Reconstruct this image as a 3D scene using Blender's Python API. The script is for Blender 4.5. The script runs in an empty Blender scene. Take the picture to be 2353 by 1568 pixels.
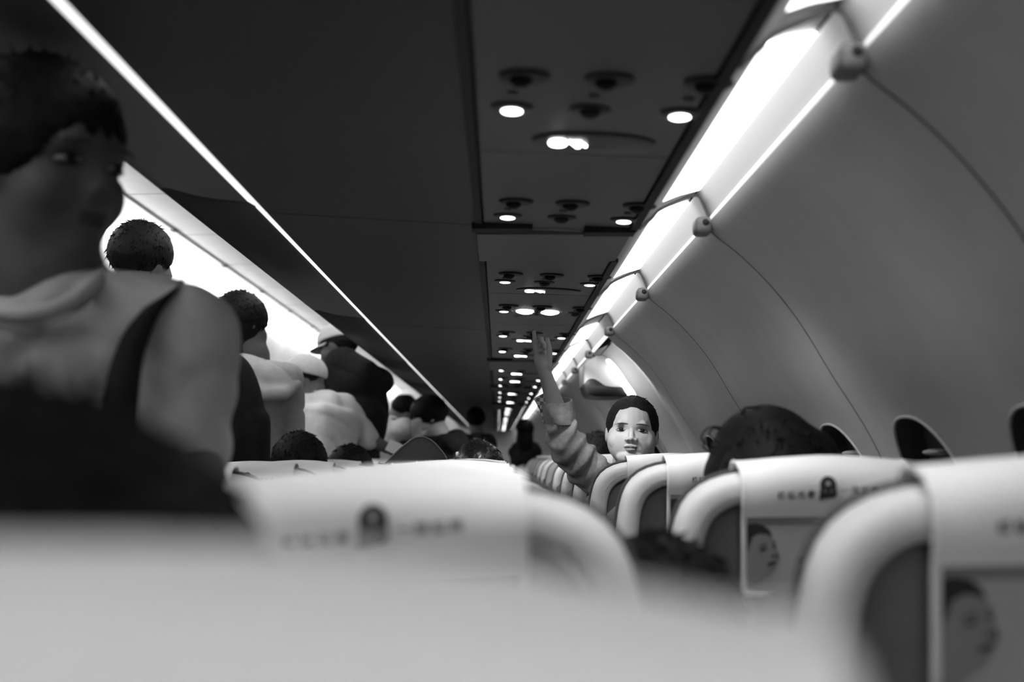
import bpy, bmesh, math, random
import numpy as np
from mathutils import Matrix, Vector, Euler

random.seed(7)
rng = np.random.default_rng(7)
SC = bpy.context.scene
COL = SC.collection

# ------------------------------------------------------------------ camera
W, H, F = 2353.0, 1568.0, 3268.0          # frame in pixels, 50 mm lens on 36 mm film
VPX, VPY = 1145.0, 1049.0                 # where the cabin axis vanishes
CZ = 1.16                                 # camera height: just at the seat tops
tx, ty = (W / 2 - VPX) / F, (VPY - H / 2) / F
YAW = math.atan(tx)
PITCH = math.atan(ty * math.cos(YAW))
cam = bpy.data.cameras.new('camera')
cam.sensor_width = 36.0
cam.lens = 50.0
cam.clip_start = 0.01
cam.dof.use_dof = True
cam.dof.focus_distance = 3.35
cam.dof.aperture_fstop = 4.0
camo = bpy.data.objects.new('camera', cam)
COL.objects.link(camo)
camo.location = (0, 0, CZ)
camo.rotation_euler = Euler((math.pi / 2 + PITCH, 0, -YAW), 'XYZ')
SC.camera = camo
CR = np.array(camo.rotation_euler.to_matrix())


def at(px, py, y):
    """world point seen at pixel (px, py) of the frame, on the cross-section at distance y down the cabin"""
    d = CR @ np.array([(px - W / 2) / F, -(py - H / 2) / F, -1.0])
    k = y / d[1]
    return np.array([d[0] * k, y, CZ + d[2] * k])


# ------------------------------------------------------------------ world, exposure
world = bpy.data.worlds.new('night')
SC.world = world
world.use_nodes = True
world.node_tree.nodes['Background'].inputs[0].default_value = (0.004, 0.004, 0.004, 1)
world.node_tree.nodes['Background'].inputs[1].default_value = 1.0
vs = SC.view_settings
vs.view_transform = 'Standard'
vs.look = 'None'
vs.exposure = 0.28
vs.gamma = 1.0
vs.use_curve_mapping = False
SC.cycles.max_bounces = 5
SC.cycles.diffuse_bounces = 3
SC.cycles.glossy_bounces = 2
SC.cycles.caustics_reflective = False
SC.cycles.caustics_refractive = False

E_WALL_COVE = 2.2       # window-side cove lamps
E_AISLE_COVE = 10.0      # cove lamps along the aisle ceiling
E_EDGE = 0.9            # painted glow of the bins' edge strip, for reflected light
E_READ = 6.0           # reading lamp lens
P_READ = 3.6            # watts of one reading lamp's beam

# ------------------------------------------------------------------ materials
MATS = {}


def mat(name, v, rough=0.6, noise=0.0, scale=30.0, bump=0.0, spec=0.3, emit=0.0, aniso=0.0):
    if name in MATS:
        return MATS[name]
    m = bpy.data.materials.new(name)
    m.use_nodes = True
    nt = m.node_tree
    b = nt.nodes['Principled BSDF']
    b.inputs['Base Color'].default_value = (v, v, v, 1)
    b.inputs['Roughness'].default_value = rough
    b.inputs['Specular IOR Level'].default_value = spec
    if emit:
        b.inputs['Emission Color'].default_value = (1, 1, 1, 1)
        b.inputs['Emission Strength'].default_value = emit
    if noise or bump:
        tc = nt.nodes.new('ShaderNodeTexCoord')
        n = nt.nodes.new('ShaderNodeTexNoise')
        n.inputs['Scale'].default_value = scale
        n.inputs['Detail'].default_value = 4
        nt.links.new(tc.outputs['Object'], n.inputs['Vector'])
        if noise:
            r = nt.nodes.new('ShaderNodeValToRGB')
            lo, hi = v * (1 - noise), v * (1 + noise)
            r.color_ramp.elements[0].position = 0.3
            r.color_ramp.elements[1].position = 0.7
            r.color_ramp.elements[0].color = (lo, lo, lo, 1)
            r.color_ramp.elements[1].color = (hi, hi, hi, 1)
            nt.links.new(n.outputs['Fac'], r.inputs['Fac'])
            nt.links.new(r.outputs['Color'], b.inputs['Base Color'])
        if bump:
            bp = nt.nodes.new('ShaderNodeBump')
            bp.inputs['Strength'].default_value = bump
            bp.inputs['Distance'].default_value = 0.004
            nt.links.new(n.outputs['Fac'], bp.inputs['Height'])
            nt.links.new(bp.outputs['Normal'], b.inputs['Normal'])
    MATS[name] = m
    return m


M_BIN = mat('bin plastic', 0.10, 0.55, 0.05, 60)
M_PSU = mat('service panel plastic', 0.20, 0.5, 0.05, 80)
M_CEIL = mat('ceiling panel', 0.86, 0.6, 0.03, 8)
M_WALLP = mat('sidewall panel', 0.68, 0.5, 0.04, 12)
M_COVE = mat('cove plastic', 0.62, 0.5)
M_BLACK = mat('black rail', 0.006, 0.6)
M_DKLINE = mat('panel joint', 0.03, 0.7)
M_FLOOR = mat('carpet', 0.06, 0.95, 0.4, 300)
M_SHELL = mat('seat shell plastic', 0.66, 0.45, 0.03, 40)
M_RECESS = mat('seat recess fabric', 0.16, 0.9, 0.1, 400)
M_COVER = mat('headrest cloth', 0.88, 0.85, 0.04, 900, 0.15)
M_CUSH = mat('seat cushion fabric', 0.10, 0.9, 0.15, 300)
M_PIPE = mat('seat piping', 0.07, 0.8)
M_PRINT = mat('printed ink', 0.03, 0.8)
M_PRINTG = mat('printed grey', 0.22, 0.8)
M_PRINTL = mat('printed pale grey', 0.42, 0.8)
M_PRINTF = mat('printed face tone', 0.26, 0.8)
M_TRAY = mat('tray plastic', 0.5, 0.4)
M_SKIN = mat('skin', 0.45, 0.5, 0.04, 60, 0.0, 0.35)
M_SKIND = mat('tanned skin', 0.17, 0.55, 0.05, 40)  # backlit shade is put into this skin tone
M_LIP = mat('lips', 0.22, 0.45)
M_HAIR = mat('black hair', 0.008, 0.6, 0.3, 200, 0.3, 0.15)
M_HAIRS = mat('glossy black hair', 0.012, 0.28, 0.0, 50, 0.0, 0.6)
M_EYEW = mat('eye white', 0.4, 0.2)
M_EYED = mat('eye iris', 0.01, 0.15)
M_WHITECLOTH = mat('white cotton', 0.72, 0.9, 0.06, 25, 0.5)
M_GREYCLOTH = mat('pale grey cotton', 0.55, 0.9, 0.10, 25, 0.6)
M_DARKCLOTH = mat('black cloth', 0.012, 0.95, 0.3, 40, 0.3)
M_JACKET = mat('boy jacket cotton', 0.26, 0.9, 0.18, 60, 0.6)
M_TROUSER = mat('trouser cloth', 0.02, 0.95)
M_STRAP = mat('black strap', 0.008, 0.8)
M_WINDARK = mat('dark window shade', 0.05, 0.5)
M_RIM = mat('window rim', 0.7, 0.35)
M_READ = mat('reading lamp lens', 0.8, 0.4, emit=E_READ)
M_WCOVE = mat('wall cove lamp', 0.8, 0.4, emit=E_WALL_COVE)
M_ACOVE = mat('aisle cove lamp', 0.8, 0.4, emit=E_AISLE_COVE)
M_EDGE = mat('bin edge light', 0.8, 0.4, emit=E_EDGE)  # trim is no lamp; glow imitates reflected cove light
M_LIPGLOW = mat('lit cove lip', 0.8, 0.4, emit=0.75)  # lip is no lamp; glow imitates light on its edge
M_SIGN = mat('lit sign symbol', 0.8, 0.4, emit=6.0)
M_JAMBGLOW = mat('door frame light', 0.8, 0.4, emit=2.2)  # jamb is no lamp; glow imitates light falling on it
M_NOZZLE = mat('dark nozzle plastic', 0.05, 0.5)
M_SIGNP = mat('dark sign panel', 0.03, 0.4)
for m_ in (M_SIGN, M_READ):
    m_.cycles.emission_sampling = 'NONE'      # too small to matter next to the beams below
M_KNOB = mat('grey joint cap', 0.25, 0.5)
M_BAGG = mat('dark grey felt', 0.10, 0.95, 0.2, 400, 0.3)
M_CAP = mat('pale cap cloth', 0.62, 0.9, 0.06, 60, 0.3)
M_PAPER = mat('white card', 0.85, 0.8)

# ------------------------------------------------------------------ mesh helpers


def mesh(name, v, f, smooth=True):
    me = bpy.data.meshes.new(name)
    me.from_pydata([tuple(map(float, p)) for p in v], [], [tuple(map(int, q)) for q in f])
    me.update()
    if smooth:
        me.polygons.foreach_set('use_smooth', [True] * len(me.polygons))
    return me


def fixn(me):
    bm = bmesh.new()
    bm.from_mesh(me)
    bmesh.ops.recalc_face_normals(bm, faces=bm.faces)
    bm.to_mesh(me)
    bm.free()
    return me


def link(name, me, m=None, parent=None, loc=None):
    o = bpy.data.objects.new(name, me)
    COL.objects.link(o)
    if m is not None:
        if not me.materials:
            me.materials.append(m)
    if parent is not None:
        o.parent = parent
    if loc is not None:
        o.location = loc
    return o


def obj(name, v, f, m, parent=None, loc=None, smooth=True, autos=None, fix=True):
    me = mesh(name, v, f, smooth)
    if fix:
        fixn(me)
    o = link(name, me, m, parent, loc)
    return o


def tag(o, label=None, cat=None, group=None, kind=None):
    if label:
        o['label'] = label
    if cat:
        o['category'] = cat
    if group:
        o['group'] = group
    if kind:
        o['kind'] = kind
    return o


def empty(name, loc, label=None, cat=None, group=None, kind=None, rz=0.0):
    o = bpy.data.objects.new(name, None)
    o.empty_display_size = 0.05
    COL.objects.link(o)
    o.location = loc
    o.rotation_euler = (0, 0, rz)
    return tag(o, label, cat, group, kind)


def copy_tree(o, parent=None):
    c = o.copy()
    COL.objects.link(c)
    c.parent = parent
    for ch in o.children:
        copy_tree(ch, c)
    return c


def strip(profile, ys, closed=False):
    """sweep an (x, z) profile along the cabin at the given ys"""
    n = len(profile)
    v = [(p[0], y, p[1]) for y in ys for p in profile]
    f = []
    for j in range(len(ys) - 1):
        for i in range(n if closed else n - 1):
            a, b = j * n + i, j * n + (i + 1) % n
            f.append((a, b, b + n, a + n))
    if closed:
        f.append(tuple(range(n))[::-1])
        f.append(tuple(range((len(ys) - 1) * n, len(ys) * n)))
    return v, f


def box(c, s, bev=0.0):
    bm = bmesh.new()
    bmesh.ops.create_cube(bm, size=1.0)
    bmesh.ops.scale(bm, vec=s, verts=bm.verts)
    if bev:
        bmesh.ops.bevel(bm, geom=list(bm.edges), offset=bev, segments=3, affect='EDGES', profile=0.6)
    bmesh.ops.translate(bm, vec=c, verts=bm.verts)
    v = [tuple(p.co) for p in bm.verts]
    bm.verts.index_update()
    f = [tuple(q.index for q in fc.verts) for fc in bm.faces]
    bm.free()
    return v, f


def join(*parts):
    V, Fc = [], []
    for v, f in parts:
        k = len(V)
        V += [tuple(p) for p in v]
        Fc += [tuple(i + k for i in q) for q in f]
    return V, Fc


def sphere(c, r, R=None, nu=24, nv=16):
    r = np.array(r) * np.ones(3)
    v, f = [], []
    v.append((0, 0, 1))
    for j in range(1, nv):
        t = math.pi * j / nv
        for i in range(nu):
            p = 2 * math.pi * i / nu
            v.append((math.sin(t) * math.cos(p), math.sin(t) * math.sin(p), math.cos(t)))
    v.append((0, 0, -1))
    L = len(v) - 1
    for i in range(nu):
        f.append((0, 1 + i, 1 + (i + 1) % nu))
        f.append((L, 1 + (nv - 2) * nu + (i + 1) % nu, 1 + (nv - 2) * nu + i))
    for j in range(nv - 2):
        for i in range(nu):
            a, b = 1 + j * nu + i, 1 + j * nu + (i + 1) % nu
            f.append((a, a + nu, b + nu, b))
    v = np.array(v) * r
    if R is not None:
        v = v @ np.array(R).T
    return [tuple(p) for p in v + np.array(c)], f


def frame_of(d):
    d = np.array(d, float)
    d = d / (np.linalg.norm(d) + 1e-9)
    a = np.array([0, 0, 1.0]) if abs(d[2]) < 0.9 else np.array([0, 1.0, 0])
    u = np.cross(a, d)
    u /= np.linalg.norm(u)
    w = np.cross(d, u)
    return u, w, d


def capsule(p0, r0, p1, r1, n=16, flat=None):
    """tapered capsule; flat=(axis vector, factor) squashes it along that axis"""
    p0, p1 = np.array(p0, float), np.array(p1, float)
    u, w, d = frame_of(p1 - p0)
    rings = []
    for k in range(1, 6):
        t = math.pi / 2 * (1 - k / 5)
        rings.append((p0 - d * r0 * math.sin(t), r0 * math.cos(t)))
    for k in range(0, 5):
        t = math.pi / 2 * k / 5
        rings.append((p1 + d * r1 * math.sin(t), r1 * math.cos(t)))
    v = [p0 - d * r0]
    for c, r in rings:
        for i in range(n):
            a = 2 * math.pi * i / n
            v.append(c + r * (math.cos(a) * u + math.sin(a) * w))
    v.append(p1 + d * r1)
    f = []
    L = len(v) - 1
    m = len(rings)
    for i in range(n):
        f.append((0, 1 + (i + 1) % n, 1 + i))
        f.append((L, 1 + (m - 1) * n + i, 1 + (m - 1) * n + (i + 1) % n))
    for j in range(m - 1):
        for i in range(n):
            a, b = 1 + j * n + i, 1 + j * n + (i + 1) % n
            f.append((a, b, b + n, a + n))
    v = np.array(v)
    if flat is not None:
        ax = np.array(flat[0], float)
        ax /= np.linalg.norm(ax)
        mid = (p0 + p1) / 2
        q = v - mid
        s = q @ ax
        v = mid + q - np.outer(s * (1 - flat[1]), ax)
    return [tuple(p) for p in v], f


def chain(pts, rs, n=14):
    return join(*[capsule(pts[i], rs[i], pts[i + 1], rs[i + 1], n) for i in range(len(pts) - 1)])


def tube(pts, r, n=8, closed=False):
    pts = [np.array(p, float) for p in pts]
    v, f = [], []
    m = len(pts)
    rr = r if hasattr(r, '__len__') else [r] * m
    up = None
    for k in range(m):
        a = pts[(k - 1) % m] if (closed or k > 0) else pts[k]
        b = pts[(k + 1) % m] if (closed or k < m - 1) else pts[k]
        d = b - a
        d /= np.linalg.norm(d) + 1e-12
        if up is None:
            u, w, d = frame_of(d)
        else:
            u = up - d * (up @ d)
            u /= np.linalg.norm(u) + 1e-12
            w = np.cross(d, u)
        up = u
        for i in range(n):
            t = 2 * math.pi * i / n
            v.append(pts[k] + rr[k] * (math.cos(t) * u + math.sin(t) * w))
    for k in range(m if closed else m - 1):
        for i in range(n):
            a, b = k * n + i, k * n + (i + 1) % n
            a2, b2 = ((k + 1) % m) * n + i, ((k + 1) % m) * n + (i + 1) % n
            f.append((a, b, b2, a2))
    if not closed:
        f.append(tuple(range(n))[::-1])
        f.append(tuple(range((m - 1) * n, m * n)))
    return [tuple(p) for p in v], f


def blob(name, prims, m, parent, voxel=0.01, it=4, post=None, off=(0, 0, 0)):
    """one continuous surface grown round overlapping shapes"""
    v, f = join(*prims)
    v = (np.array(v) - np.array(off)).tolist()
    me = mesh(name + '_raw', v, f)
    fixn(me)
    o = bpy.data.objects.new(name + '_raw', me)
    COL.objects.link(o)
    r = o.modifiers.new('r', 'REMESH')
    r.mode = 'VOXEL'
    r.voxel_size = voxel
    r.adaptivity = 0
    if it:
        s = o.modifiers.new('s', 'SMOOTH')
        s.factor = 0.5
        s.iterations = it
    dg = bpy.context.evaluated_depsgraph_get()
    me2 = bpy.data.meshes.new_from_object(o.evaluated_get(dg))
    bpy.data.objects.remove(o)
    bpy.data.meshes.remove(me)
    me2.name = name
    me2.materials.clear()
    for mm in (m if isinstance(m, (list, tuple)) else [m]):
        me2.materials.append(mm)
    me2.polygons.foreach_set('use_smooth', [True] * len(me2.polygons))
    n = len(me2.vertices)
    co = np.empty(n * 3)
    me2.vertices.foreach_get('co', co)
    co = co.reshape(-1, 3)
    if post is not None:
        co2 = post(co.copy())
        me2.vertices.foreach_set('co', co2.ravel())
        me2.update()
    return link(name, me2, None, parent)


def catmull(pts, n):
    pts = [np.array(p, float) for p in pts]
    out = []
    for i in range(len(pts) - 1):
        p0 = pts[max(i - 1, 0)]
        p1, p2 = pts[i], pts[i + 1]
        p3 = pts[min(i + 2, len(pts) - 1)]
        for k in range(n):
            t = k / n
            out.append(0.5 * (2 * p1 + (p2 - p0) * t + (2 * p0 - 5 * p1 + 4 * p2 - p3) * t * t + (3 * p1 - p0 - 3 * p2 + p3) * t ** 3))
    out.append(pts[-1])
    return out


def resample(pts, n):
    pts = np.array(pts, float)
    s = np.r_[0, np.cumsum(np.linalg.norm(np.diff(pts, axis=0), axis=1))]
    t = np.linspace(0, s[-1], n)
    return np.stack([np.interp(t, s, pts[:, k]) for k in range(pts.shape[1])], 1)


NUM = ['zero', 'one', 'two', 'three', 'four', 'five', 'six', 'seven', 'eight', 'nine', 'ten', 'eleven', 'twelve', 'thirteen', 'fourteen', 'fifteen', 'sixteen',
       'seventeen', 'eighteen', 'nineteen', 'twenty', 'twenty-one', 'twenty-two', 'twenty-three', 'twenty-four', 'twenty-five', 'twenty-six', 'twenty-seven', 'twenty-eight']


def rel(d, unit, home):
    """where a piece of a run stands, counted from the one by the kneeling boy"""
    if d == 0:
        return home
    return '%s %s%s %s the kneeling boy' % (NUM[abs(d)], unit, '' if abs(d) == 1 else 's', 'beyond' if d > 0 else 'short of')


Y0, Y1 = -2.7, 22.0
D1 = 2.44                                    # the cross-section with the panel joint; profiles are read there


def cs(px, py):
    p = at(px, py, D1)
    return (p[0], p[2])


XC = -1.10                                   # middle of the aisle


def mir(p):
    return (2 * XC - p[0], p[1])


# ================================================================== structure
# ---- floor
v, f = box((XC, (Y0 + Y1) / 2, -0.02), (3.9, Y1 - Y0, 0.04))
tag(obj('floor', v, f, M_FLOOR, smooth=False), 'dark carpeted cabin floor under the seats', None, None, 'structure')

# ---- right sidewall
WP = catmull([(.362, CZ + .402), (.372, CZ + .385), (.421, CZ + .345), (.472, CZ + .293), (.521, CZ + .229), (.577, CZ + .135),
              (.630, CZ + .05), (.668, CZ - .03), (.705, CZ - .14), (.735, CZ - .32), (.74, CZ - .6), (.71, CZ - .9), (.66, 0.0)], 8)
WP = resample(WP, 121)
WS = np.r_[0, np.cumsum(np.linalg.norm(np.diff(WP, axis=0), axis=1))]


def wall_pt(s, out=0.0):
    x, z = np.interp(s, WS, WP[:, 0]), np.interp(s, WS, WP[:, 1])
    if out:
        a_, b_ = max(s - .005, 0), min(s + .005, WS[-1])
        tx_ = np.interp(b_, WS, WP[:, 0]) - np.interp(a_, WS, WP[:, 0])
        tz_ = np.interp(b_, WS, WP[:, 1]) - np.interp(a_, WS, WP[:, 1])
        L = math.hypot(tx_, tz_)
        x += -tz_ / L * out
        z += tx_ / L * out
    return x, z


def s_of_z(z):
    i = np.argmin(abs(WP[:, 1] - (CZ + z)))
    return WS[i]


PANEL = 1.03
JOINT0 = 1.41
S_WA, S_WB = s_of_z(0.115), s_of_z(-0.30)     # the window cell on the wall
S_WC = s_of_z(-0.09)
WIN_A, WIN_B = 0.150, abs(s_of_z(0.062) - S_WC)
NT = 64


def ell(t, a, b, e=2.5):
    c, s = math.cos(t), math.sin(t)
    return a * math.copysign(abs(c) ** (2 / e), c), b * math.copysign(abs(s) ** (2 / e), s)


def wall_panel(y0, windows):
    """one sidewall panel, PANEL long, with window openings centred at the given ys"""
    y1 = y0 + PANEL
    g = 0.003
    parts = []
    ncol = 8
    ys = np.linspace(y0 + g, y1 - g, ncol + 1)

    def grid(sa, sb, ns):
        ss = np.linspace(sa, sb, ns + 1)
        V = []
        for s in ss:
            x, z = wall_pt(s)
            V += [(x, y, z) for y in ys]
        Fq = [(j * (ncol + 1) + i, j * (ncol + 1) + i + 1, (j + 1) * (ncol + 1) + i + 1, (j + 1) * (ncol + 1) + i)
              for j in range(ns) for i in range(ncol)]
        return V, Fq
    if not windows:
        return grid(0, WS[-1], 60)
    parts.append(grid(0, S_WA, 26))
    parts.append(grid(S_WB, WS[-1], 30))
    half = PANEL / 2
    for k, yc in enumerate(windows):
        ya, yb = (y0 + g if k == 0 else y0 + half), (y0 + half if k == 0 else y1 - g)
        V, Fq = [], []
        R = 8
        for r in range(R + 1):
            q = r / R
            for i in range(NT):
                t = 2 * math.pi * i / NT
                ey, es = ell(t, WIN_A, WIN_B)
                ey, es = yc + ey, S_WC + es
                # matching point on the rectangle
                c, s = math.cos(t), math.sin(t)
                m_ = max(abs(c), abs(s))
                ry = (ya + yb) / 2 + (yb - ya) / 2 * c / m_
                rs = (S_WA + S_WB) / 2 + (S_WB - S_WA) / 2 * s / m_
                yy, sv = ey + (ry - ey) * q, es + (rs - es) * q
                x, z = wall_pt(sv)
                V.append((x, yy, z))
        for r in range(R):
            for i in range(NT):
                a, b = r * NT + i, r * NT + (i + 1) % NT
                Fq.append((a, b, b + NT, a + NT))
        parts.append((V, Fq))
    return join(*parts)


wall_r = empty('wall_right', (0, 0, 0), 'curved grey cabin sidewall with windows beside the window seats', None, None, 'structure')
win_n = 0
DOOR_A, DOOR_B = JOINT0 + 3.22 * PANEL, JOINT0 + 4 * PANEL   # the exit sits in panel 3
k0 = math.floor((Y0 - JOINT0) / PANEL)
k1 = math.ceil((Y1 - JOINT0) / PANEL)
for k in range(k0, k1):
    y0 = JOINT0 + k * PANEL
    if k == 3:
        continue
    wins = [y0 + PANEL / 4, y0 + 3 * PANEL / 4] if -2 <= k <= 8 else []
    v, f = wall_panel(y0, wins)
    p = obj('sidewall_panel', v, f, M_WALLP, wall_r)
    for yc in wins:
        win_n += 1
        w = empty('window_%d' % win_n, (0, yc, 0), 'oval cabin window with pale rim, dark shade and small white pull', None, None, 'structure')
        ring = []
        V, Fq = [], []
        levels = [(1.0, 0.0), (0.985, 0.006), (0.95, 0.020), (0.90, 0.034), (0.86, 0.040)]
        for sc, out in levels:
            for i in range(NT):
                ey, es = ell(2 * math.pi * i / NT, WIN_A * sc, WIN_B * sc)
                x, z = wall_pt(S_WC + es, out)
                V.append((x, ey, z))
        for r in range(len(levels) - 1):
            for i in range(NT):
                a, b = r * NT + i, r * NT + (i + 1) % NT
                Fq.append((a, b, b + NT, a + NT))
        obj('window_recess', V, Fq, M_WINDARK, w)
        rim = []
        for i in range(NT):
            ey, es = ell(2 * math.pi * i / NT, WIN_A, WIN_B)
            x, z = wall_pt(S_WC + es, -0.0005)
            rim.append((x, ey, z))
        v2, f2 = tube(rim, 0.0028, 6, True)
        obj('window_rim', v2, f2, M_RIM, w)
        V = []
        for i in range(NT):
            ey, es = ell(2 * math.pi * i / NT, WIN_A * 0.87, WIN_B * 0.87)
            x, z = wall_pt(S_WC + es, 0.038)
            V.append((x, ey, z))
        V += [(p_[0] + 0.004, p_[1], p_[2]) for p_ in V]
        Fq = [tuple(range(NT)), tuple(range(NT, 2 * NT))[::-1]] + [(i, (i + 1) % NT, NT + (i + 1) % NT, NT + i) for i in range(NT)]
        sh = obj('window_shade', V, Fq, M_WINDARK, w, smooth=False)
        v2, f2 = sphere((0.674, 0.0, CZ + 0.006), (0.022, 0.030, 0.0055), None, 20, 10)
        obj('shade_pull', v2, f2, M_RIM, sh)

# joints: dark recess strips behind the panel gaps, pale caps ("knobs") under the cove
for k in range(k0, k1):
    y = JOINT0 + k * PANEL
    ss = np.linspace(0, WS[-1], 80)
    V, Fq = [], []
    for s in ss:
        x, z = wall_pt(s, 0.004)
        V += [(x, y - 0.012, z), (x, y + 0.012, z)]
    Fq = [(2 * i, 2 * i + 1, 2 * i + 3, 2 * i + 2) for i in range(len(ss) - 1)]
    obj('joint_strip', V, Fq, M_DKLINE, wall_r)

# ---- right window-side cove: fascia, trough, lip
FASC = [cs(1450, 530), cs(1468, 522), cs(1497, 497), cs(1512, 480)]
TOP = [cs(1512, 480), cs(1548, 462), cs(1600, 444)]
BACK = [cs(1600, 444), cs(1618, 470), cs(1630, 500), cs(1634, 510)]
cove = empty('trim_1', (0, 0, 0), 'pale cove trough between service panels and sidewall', None, None, 'structure')
ys = np.linspace(Y0, Y1, 3)
v, f = strip([(p[0], p[1]) for p in FASC], ys)
obj('cove_fascia', v, f, M_COVE, cove)
tp = [(p[0], p[1] + 0.004) for p in TOP]
v, f = strip(tp, ys)
obj('cove_top', v, f, M_COVE, cove)
v, f = strip([(p[0] + 0.001, p[1]) for p in BACK], ys)
obj('cove_back', v, f, M_COVE, cove)

LAMPG = 'cove lamps above the window seats'
JG = 'joint caps along the cove'
for k in range(k0, k1):
    y = JOINT0 + k * PANEL
    # lamp between two joints, ends cut slantwise
    a, b = y + 0.045, y + PANEL - 0.055
    if k == 3:
        a = y + 0.33
    P = [np.array((p[0], p[1] - 0.002)) for p in resample(TOP, 7)]
    V, Fq = [], []
    for q, yy in ((0, a), (1, b)):
        for i, p_ in enumerate(P):
            V.append((p_[0], yy + (0.05 * (i / 6) if q == 0 else 0.04 * (i / 6) - 0.02), p_[1]))
    V += [(p_[0], p_[1], p_[2] + 0.004) for p_ in V]
    n = 7
    for i in range(n - 1):
        Fq.append((i, i + 1, n + i + 1, n + i))
        Fq.append((2 * n + i, 3 * n + i, 3 * n + i + 1, 2 * n + i + 1))
    Fq += [(0, n, 3 * n, 2 * n), (n - 1, 3 * n - 1, 4 * n - 1, 2 * n - 1)]
    o = empty('cove_lamp', (P[3][0], (a + b) / 2, P[3][1]), 'long white glowing cove lamp over the sidewall, ' + rel(k - 2, 'lamp', 'above the kneeling boy'), 'lamp', LAMPG)
    Vl = np.array(V) - np.array(o.location)
    obj('lamp_diffuser', Vl, Fq, M_WCOVE, o)
    # thin dark joint rib that follows the trough
    prof = catmull([FASC[1], FASC[2], TOP[0], TOP[1], TOP[2], BACK[1], BACK[3]], 4)
    prof = [(p[0], y, p[1] - 0.0035) for p in prof]
    v2, f2 = tube(prof, 0.0032, 6)
    obj('cove_rib', v2, f2, M_KNOB, cove)
    kx, kz = cs(1612, 524)
    e = empty('joint_cap', (kx, y - 0.01, kz), 'small rounded grey cap at a cove joint, ' + rel(k - 2, 'joint', 'just short of the kneeling boy'), 'cap', JG)
    v2, f2 = box((0, 0, 0), (0.030, 0.055, 0.030), 0.011)
    obj('cap_body', v2, f2, M_KNOB, e)
    v2, f2 = sphere((0.002, -0.027, 0.004), (0.006, 0.003, 0.006), None, 12, 8)
    obj('cap_screw', v2, f2, M_DKLINE, e)
# pale lip at the head of the wall: its own glow stands in for caught cove light
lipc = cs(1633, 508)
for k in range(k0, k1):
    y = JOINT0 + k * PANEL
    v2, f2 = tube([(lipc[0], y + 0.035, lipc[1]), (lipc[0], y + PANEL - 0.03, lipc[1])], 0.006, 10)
    obj('cove_lip', v2, f2, M_LIPGLOW, cove)

# ---- exit door in panel 3
y0 = JOINT0 + 3 * PANEL
dr = empty('door_1', (0, 0, 0), 'pale exit door set back in the sidewall with lit frame and dark handle cover', None, None, 'structure')
ss = np.linspace(0, WS[-1], 50)


def wall_patch(ya, yb, out, s0=0.0, s1=None, n=50):
    V = []
    for s in np.linspace(s0, WS[-1] if s1 is None else s1, n):
        x, z = wall_pt(s, out)
        V += [(x, ya, z), (x, yb, z)]
    return V, [(2 * i, 2 * i + 1, 2 * i + 3, 2 * i + 2) for i in range(n - 1)]


v, f = wall_patch(y0 + 0.003, DOOR_A, 0.0)
obj('sidewall_panel', v, f, M_WALLP, wall_r)
v, f = wall_patch(DOOR_A, DOOR_B, 0.085)
obj('door_panel', v, f, M_CEIL, dr)
V, Fq = [], []
for s in ss:
    x, z = wall_pt(s, 0.0)
    x2, z2 = wall_pt(s, 0.09)
    V += [(x, DOOR_B, z), (x2, DOOR_B, z2)]
Fq = [(2 * i, 2 * i + 1, 2 * i + 3, 2 * i + 2) for i in range(len(ss) - 1)]
obj('door_jamb', V, Fq, M_CEIL, dr)
V = [(p_[0], DOOR_A, p_[2]) for p_ in V]
obj('door_jamb', V, Fq, M_CEIL, dr)

# housing beyond the exit: pale front, dark rounded cover underneath, jamb strip whose light is painted as glow
yh = 5.50


def px_prism(pts, ya, yb_, bev=0.004):
    fr = [at(px, py, ya) for px, py in pts]
    cen = np.mean(fr, 0)
    V, Fq = [], []
    for dy, s in ((0.0, 0.96), (0.006, 1.0), (yb_ - ya, 1.0)):
        V += [(cen[0] + (p[0] - cen[0]) * s, ya + dy, cen[2] + (p[2] - cen[2]) * s) for p in fr]
    n = len(pts)
    for j in range(2):
        Fq += [(j * n + i, j * n + (i + 1) % n, (j + 1) * n + (i + 1) % n, (j + 1) * n + i) for i in range(n)]
    Fq += [tuple(range(n)), tuple(range(2 * n, 3 * n))[::-1]]
    return V, Fq


hsg = empty('exit_housing', tuple(at(1395, 880, yh)), 'pale housing with dark rounded cover under the cove beyond the boy', 'housing')
ho = np.array(hsg.location)
v, f = px_prism([(1343, 836), (1352, 826), (1372, 818), (1386, 816), (1400, 826), (1425, 860), (1440, 884), (1446, 896), (1350, 896), (1344, 880)], yh, yh + .35)
obj('housing_body', np.array(v) - ho, f, M_CEIL, hsg)
v, f = px_prism(catmull([(1344, 884), (1350, 874), (1362, 870), (1376, 876), (1390, 886), (1410, 889), (1432, 890), (1446, 897), (1440, 910), (1400, 912), (1370, 911), (1352, 904), (1344, 884)], 3)[:-1], yh - .05, yh + .3)
obj('dark_cover', np.array(v) - ho, f, M_NOZZLE, hsg)
v, f = px_prism(catmull([(1394, 826), (1402, 826), (1422, 848), (1442, 878), (1462, 908), (1444, 909), (1424, 878), (1404, 846), (1394, 826)], 3)[:-1], yh - .06, yh - .02)
obj('lit_strip', np.array(v) - ho, f, M_JAMBGLOW, hsg)

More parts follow.
